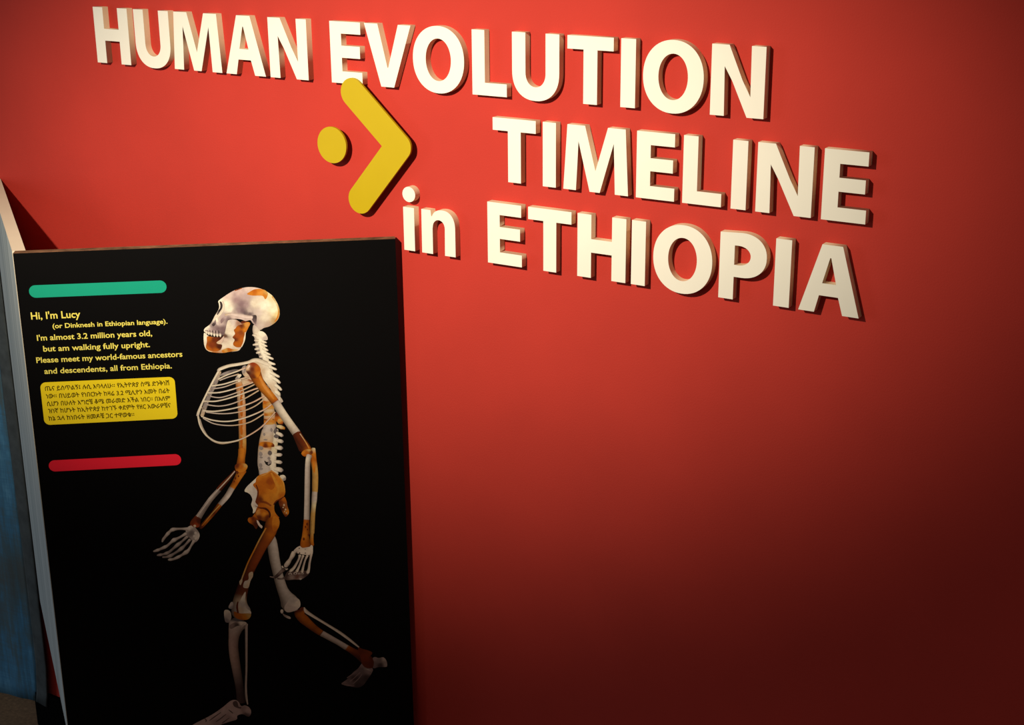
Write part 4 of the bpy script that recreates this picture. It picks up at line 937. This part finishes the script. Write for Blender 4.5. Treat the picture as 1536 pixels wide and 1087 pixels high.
PALETTE = [(205,192,182),(236,226,206),(252,246,226),(150,140,138),(214,190,160),(208,126,30),(205,160,85),(184,98,16),(105,42,12),(225,210,165),(105,97,98),(20,16,16),(225,190,165),(215,160,115),(212,155,105),(208,145,85),(150,90,60),(150,138,134),(200,186,178),(160,148,144),(190,176,170),(190,176,168),(225,210,200),(70,24,8),(150,60,25),(215,202,194),(108,96,94),(160,146,142),(225,205,195),(215,190,185),(165,138,140),(190,165,165),(140,115,122),(120,98,106),(150,128,132),(190,168,168),(165,142,145),(215,195,186),(200,185,178),(110,95,98),(100,85,90),(190,175,170),(255,248,215),(235,215,150),(240,225,180),(205,190,180),(190,170,155),(190,160,110),(215,200,192),(190,170,170),(215,195,188),(225,205,200),(215,195,190),(170,150,150),(120,100,105),(140,120,124),(128,106,112),(190,172,170),(120,98,102),(110,90,94),(205,185,182),(60,48,52),(90,78,80),(40,32,36),(70,58,62),(140,122,125),(215,200,196),(185,165,166),(210,190,186),(60,48,50),(70,58,60),(95,80,84),(130,112,112),(225,208,200),(228,210,205),(230,212,206),(226,208,200),(225,150,60),(90,72,76),(50,36,38),(40,28,30),(230,200,160),(225,212,205),(225,205,190),(170,130,110),(90,55,45),(50,20,14),(80,40,24),(190,120,60),(190,140,90),(220,200,180),(130,55,18),(215,190,175),(215,150,70),(165,78,20),(140,66,18),(225,190,150),(150,60,20),(150,80,40),(222,150,70),(235,210,190),(120,55,15),(240,224,206),(212,194,182),(84,64,60),(155,134,126),(110,70,55),(225,215,205),(215,205,198),(165,82,18),(205,135,35),(205,130,35),(200,125,40),(158,74,14),(215,140,50),(212,140,42),(205,130,38),(220,160,80),(222,160,70),(215,150,60),(135,62,16),(150,75,20),(150,85,40),(205,140,70),(160,80,22),(150,72,20),(145,68,18),(140,62,18),(130,56,16),(120,62,35),(200,172,160),(200,170,158),(195,165,150),(180,152,138),(140,118,110),(90,72,70),(75,58,58),(80,60,58),(205,178,172),(100,78,76),(172,146,142),(150,78,22),(120,60,30),(130,58,16),(120,52,14),(125,48,14),(95,34,10),(150,126,124),(130,112,108),(190,172,162),(160,142,136),(70,54,54),(118,98,98),(105,88,86)]


# ------------------------------------------------------------------ skeleton artwork printed on the board
INK = [srgb(c) for c in PALETTE]


def catmull(p0, p1, p2, p3, t):
    return tuple(0.5 * (2 * b_ + (c - a) * t + (2 * a - 5 * b_ + 4 * c - d) * t * t + (3 * b_ - a - 3 * c + d) * t ** 3)
                 for a, b_, c, d in zip(p0, p1, p2, p3))


def ink_blob(bm, lay, pts, cols, y):
    n = len(pts)
    out = []
    for i in range(n):
        for k in range(4):
            out.append(catmull(pts[i - 1], pts[i], pts[(i + 1) % n], pts[(i + 2) % n], k / 4))
    # fill with an even grid of ink dots inside the outline
    pv = [Vector(p) for p in out]
    xs, zs = [p[0] for p in out], [p[1] for p in out]
    step = max(0.9, min(3.0, max(max(xs) - min(xs), max(zs) - min(zs)) / 14))

    def inside(px, pz):
        c = False
        for i in range(len(out)):
            (xa, za), (xb, zb) = out[i - 1], out[i]
            if (za > pz) != (zb > pz) and px < (xb - xa) * (pz - za) / (zb - za) + xa:
                c = not c
        return c

    r, z = 0, min(zs) + step * .5
    while z < max(zs):
        x = min(xs) + step * (.5 if r % 2 else .25)
        while x < max(xs):
            if inside(x, z):
                pv.append(Vector((x, z)))
            x += step
        z += step * .87
        r += 1
    n0 = len(out)
    got = delaunay_2d_cdt(pv, [(i, (i + 1) % n0) for i in range(n0)], [], 1, 1e-4)
    verts = [bm.verts.new((p.x * MM, y, p.y * MM)) for p in got[0]]
    for tri in got[2]:
        bm.faces.new([verts[i] for i in tri])
    for v in verts:
        x, z = v.co.x / MM, v.co.z / MM
        ws, acc = 0.0, [0, 0, 0]
        for cx, cz, ci in cols:
            w = 1.0 / ((x - cx) ** 2 + (z - cz) ** 2 + 0.8) ** 1.8
            ws += w
            for j in range(3):
                acc[j] += w * INK[ci][j]
        v[lay] = (acc[0] / ws, acc[1] / ws, acc[2] / ws, 1)


def ink_strip(bm, lay, shade, rim, pts, y):
    P = [tuple(p[:3]) for p in pts]
    C = [INK[p[3]] for p in pts]
    samples = []
    n = len(P)
    for i in range(n - 1):
        seg = math.hypot(P[i + 1][0] - P[i][0], P[i + 1][1] - P[i][1])
        k = max(1, min(10, int(seg / 2.0) + 1))
        for j in range(k):
            t = j / k
            q = catmull(P[max(i - 1, 0)], P[i], P[i + 1], P[min(i + 2, n - 1)], t)
            c = [C[i][m_] + (C[i + 1][m_] - C[i][m_]) * t for m_ in range(3)]
            samples.append((q, c))
    samples.append((P[-1], C[-1]))
    # rounded ends
    def cap(qa, qb, c):
        d = Vector((qa[0] - qb[0], qa[1] - qb[1]))
        d = d.normalized() if d.length > 1e-6 else Vector((1, 0))
        w = max(qa[2], 0.1)
        return [((qa[0] + d.x * w * .45, qa[1] + d.y * w * .45, w * .62), c), ((qa[0] + d.x * w * .25, qa[1] + d.y * w * .25, w * .88), c)]
    head = cap(samples[0][0], samples[1][0], C[0])
    tail_ = cap(samples[-1][0], samples[-2][0], C[-1])
    samples = head + samples + tail_[::-1]
    phi = shade * math.radians(62)
    rows = []
    T = [-1, -.8, -.5, -.17, .17, .5, .8, 1]
    for i, (q, c) in enumerate(samples):
        a, b_ = samples[max(i - 1, 0)][0], samples[min(i + 1, len(samples) - 1)][0]
        d = Vector((b_[0] - a[0], b_[1] - a[1]))
        d = d.normalized() if d.length > 1e-6 else Vector((0, -1))
        nx, nz = -d.y, d.x
        w = max(q[2], .15)
        row = []
        for t in T:
            v = bm.verts.new(((q[0] + nx * t * w) * MM, y, (q[1] + nz * t * w) * MM))
            lit = math.sqrt(max(0, 1 - t * t)) * math.cos(phi) + t * math.sin(phi)
            f = rim + (1 - rim) * max(0.0, lit)
            f = f ** 1.6
            v[lay] = (c[0] * f, c[1] * f ** 1.08, c[2] * f ** 1.15, 1)
            row.append(v)
        rows.append(row)
    for r0, r1 in zip(rows, rows[1:]):
        for k in range(len(T) - 1):
            bm.faces.new((r0[k], r0[k + 1], r1[k + 1], r1[k]))


def ink_part(name, parent, first_layer):
    bm = bmesh.new()
    lay = bm.verts.layers.float_color.new('ink')
    for i, e in enumerate(ART[name]):
        y = -LAYER * (first_layer + e[1] * 1.0) - i * 2.5e-6
        if e[0] == 'b':
            ink_blob(bm, lay, e[3], e[4], y)
        else:
            ink_strip(bm, lay, e[2], e[3], e[4], y)
    for f in bm.faces:
        if f.normal.y > 0:
            f.normal_flip()
    bm.normal_update()
    for f in bm.faces:
        if f.normal.y > 0:
            f.normal_flip()
    me = bpy.data.meshes.new(name)
    bm.to_mesh(me)
    bm.free()
    return link(name, me, [MAT['ink']], parent)


picture = ink_part('spine', stand, 2)
picture.name = 'skeleton_picture'
for nm in ('ribs', 'shoulder_blade', 'far_arm', 'far_hand', 'skull', 'jaw', 'near_arm', 'near_hand', 'pelvis', 'near_leg', 'near_foot', 'far_leg', 'far_foot'):
    ink_part(nm, picture, 2)

# ------------------------------------------------------------------ hanging cloth at the left
EDGE = [(0.0, -2.205), (.054, -2.196), (.085, -2.190), (.145, -2.1835), (.33, -2.1820), (.48, -2.1815), (2.0, -2.1815)]


def edge_shift(z):
    for (za, a), (zb, b_) in zip(EDGE, EDGE[1:]):
        if z <= zb:
            return a + (b_ - a) * (z - za) / (zb - za) + 2.206
    return EDGE[-1][1] + 2.206


def cloth_mesh(name, xa, xb, z0, z1, y0, amp, seed, nx=60, nz=40):
    rnd = random.Random(seed)
    ph = [rnd.uniform(0, 6.28) for _ in range(6)]
    me = bpy.data.meshes.new(name)
    vs, fs = [], []
    for j in range(nz + 1):
        z = z0 + (z1 - z0) * j / nz
        for i in range(nx + 1):
            x = xa + (xb - xa) * i / nx
            d = amp * (math.sin(x * 34 + ph[0] + .6 * math.sin(z * 2 + ph[1])) + .5 * math.sin(x * 71 + ph[2] + z * 1.3) + .25 * math.sin(z * 9 + x * 12 + ph[3]))
            k = min(1.0, max(0.0, (WALL_END + .05 - x) / .12))
            zz = z + (.004 * math.sin(x * 22 + ph[4]) * k if j == 0 else 0)
            x += edge_shift(z)
            vs.append((x, y0 - abs(d) * .35 * (1 - k) + d * k - 0.0, zz))
    for j in range(nz):
        for i in range(nx):
            a = j * (nx + 1) + i
            fs.append((a, a + 1, a + nx + 2, a + nx + 1))
    me.from_pydata(vs, [], fs)
    for p in me.polygons:
        p.use_smooth = True
    me.update()
    return me


curtain = empty('curtain', (-2.50, 0.0, 0.0))


def shift(me):
    for v in me.vertices:
        v.co.x += 2.50
    return me


for nm, xa, xb, y0, mt in (('cloth', -3.30, -2.238, -.0112, 'cloth'), ('edge_strip', -2.240, -2.206, -.0120, 'edge_strip')):
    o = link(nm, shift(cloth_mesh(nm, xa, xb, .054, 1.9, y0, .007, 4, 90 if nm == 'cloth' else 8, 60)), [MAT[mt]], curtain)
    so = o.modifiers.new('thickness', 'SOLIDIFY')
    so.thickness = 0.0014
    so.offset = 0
tag(curtain, 'blue and slate grey dyed cloth curtain hanging left of the black stand', 'curtain')
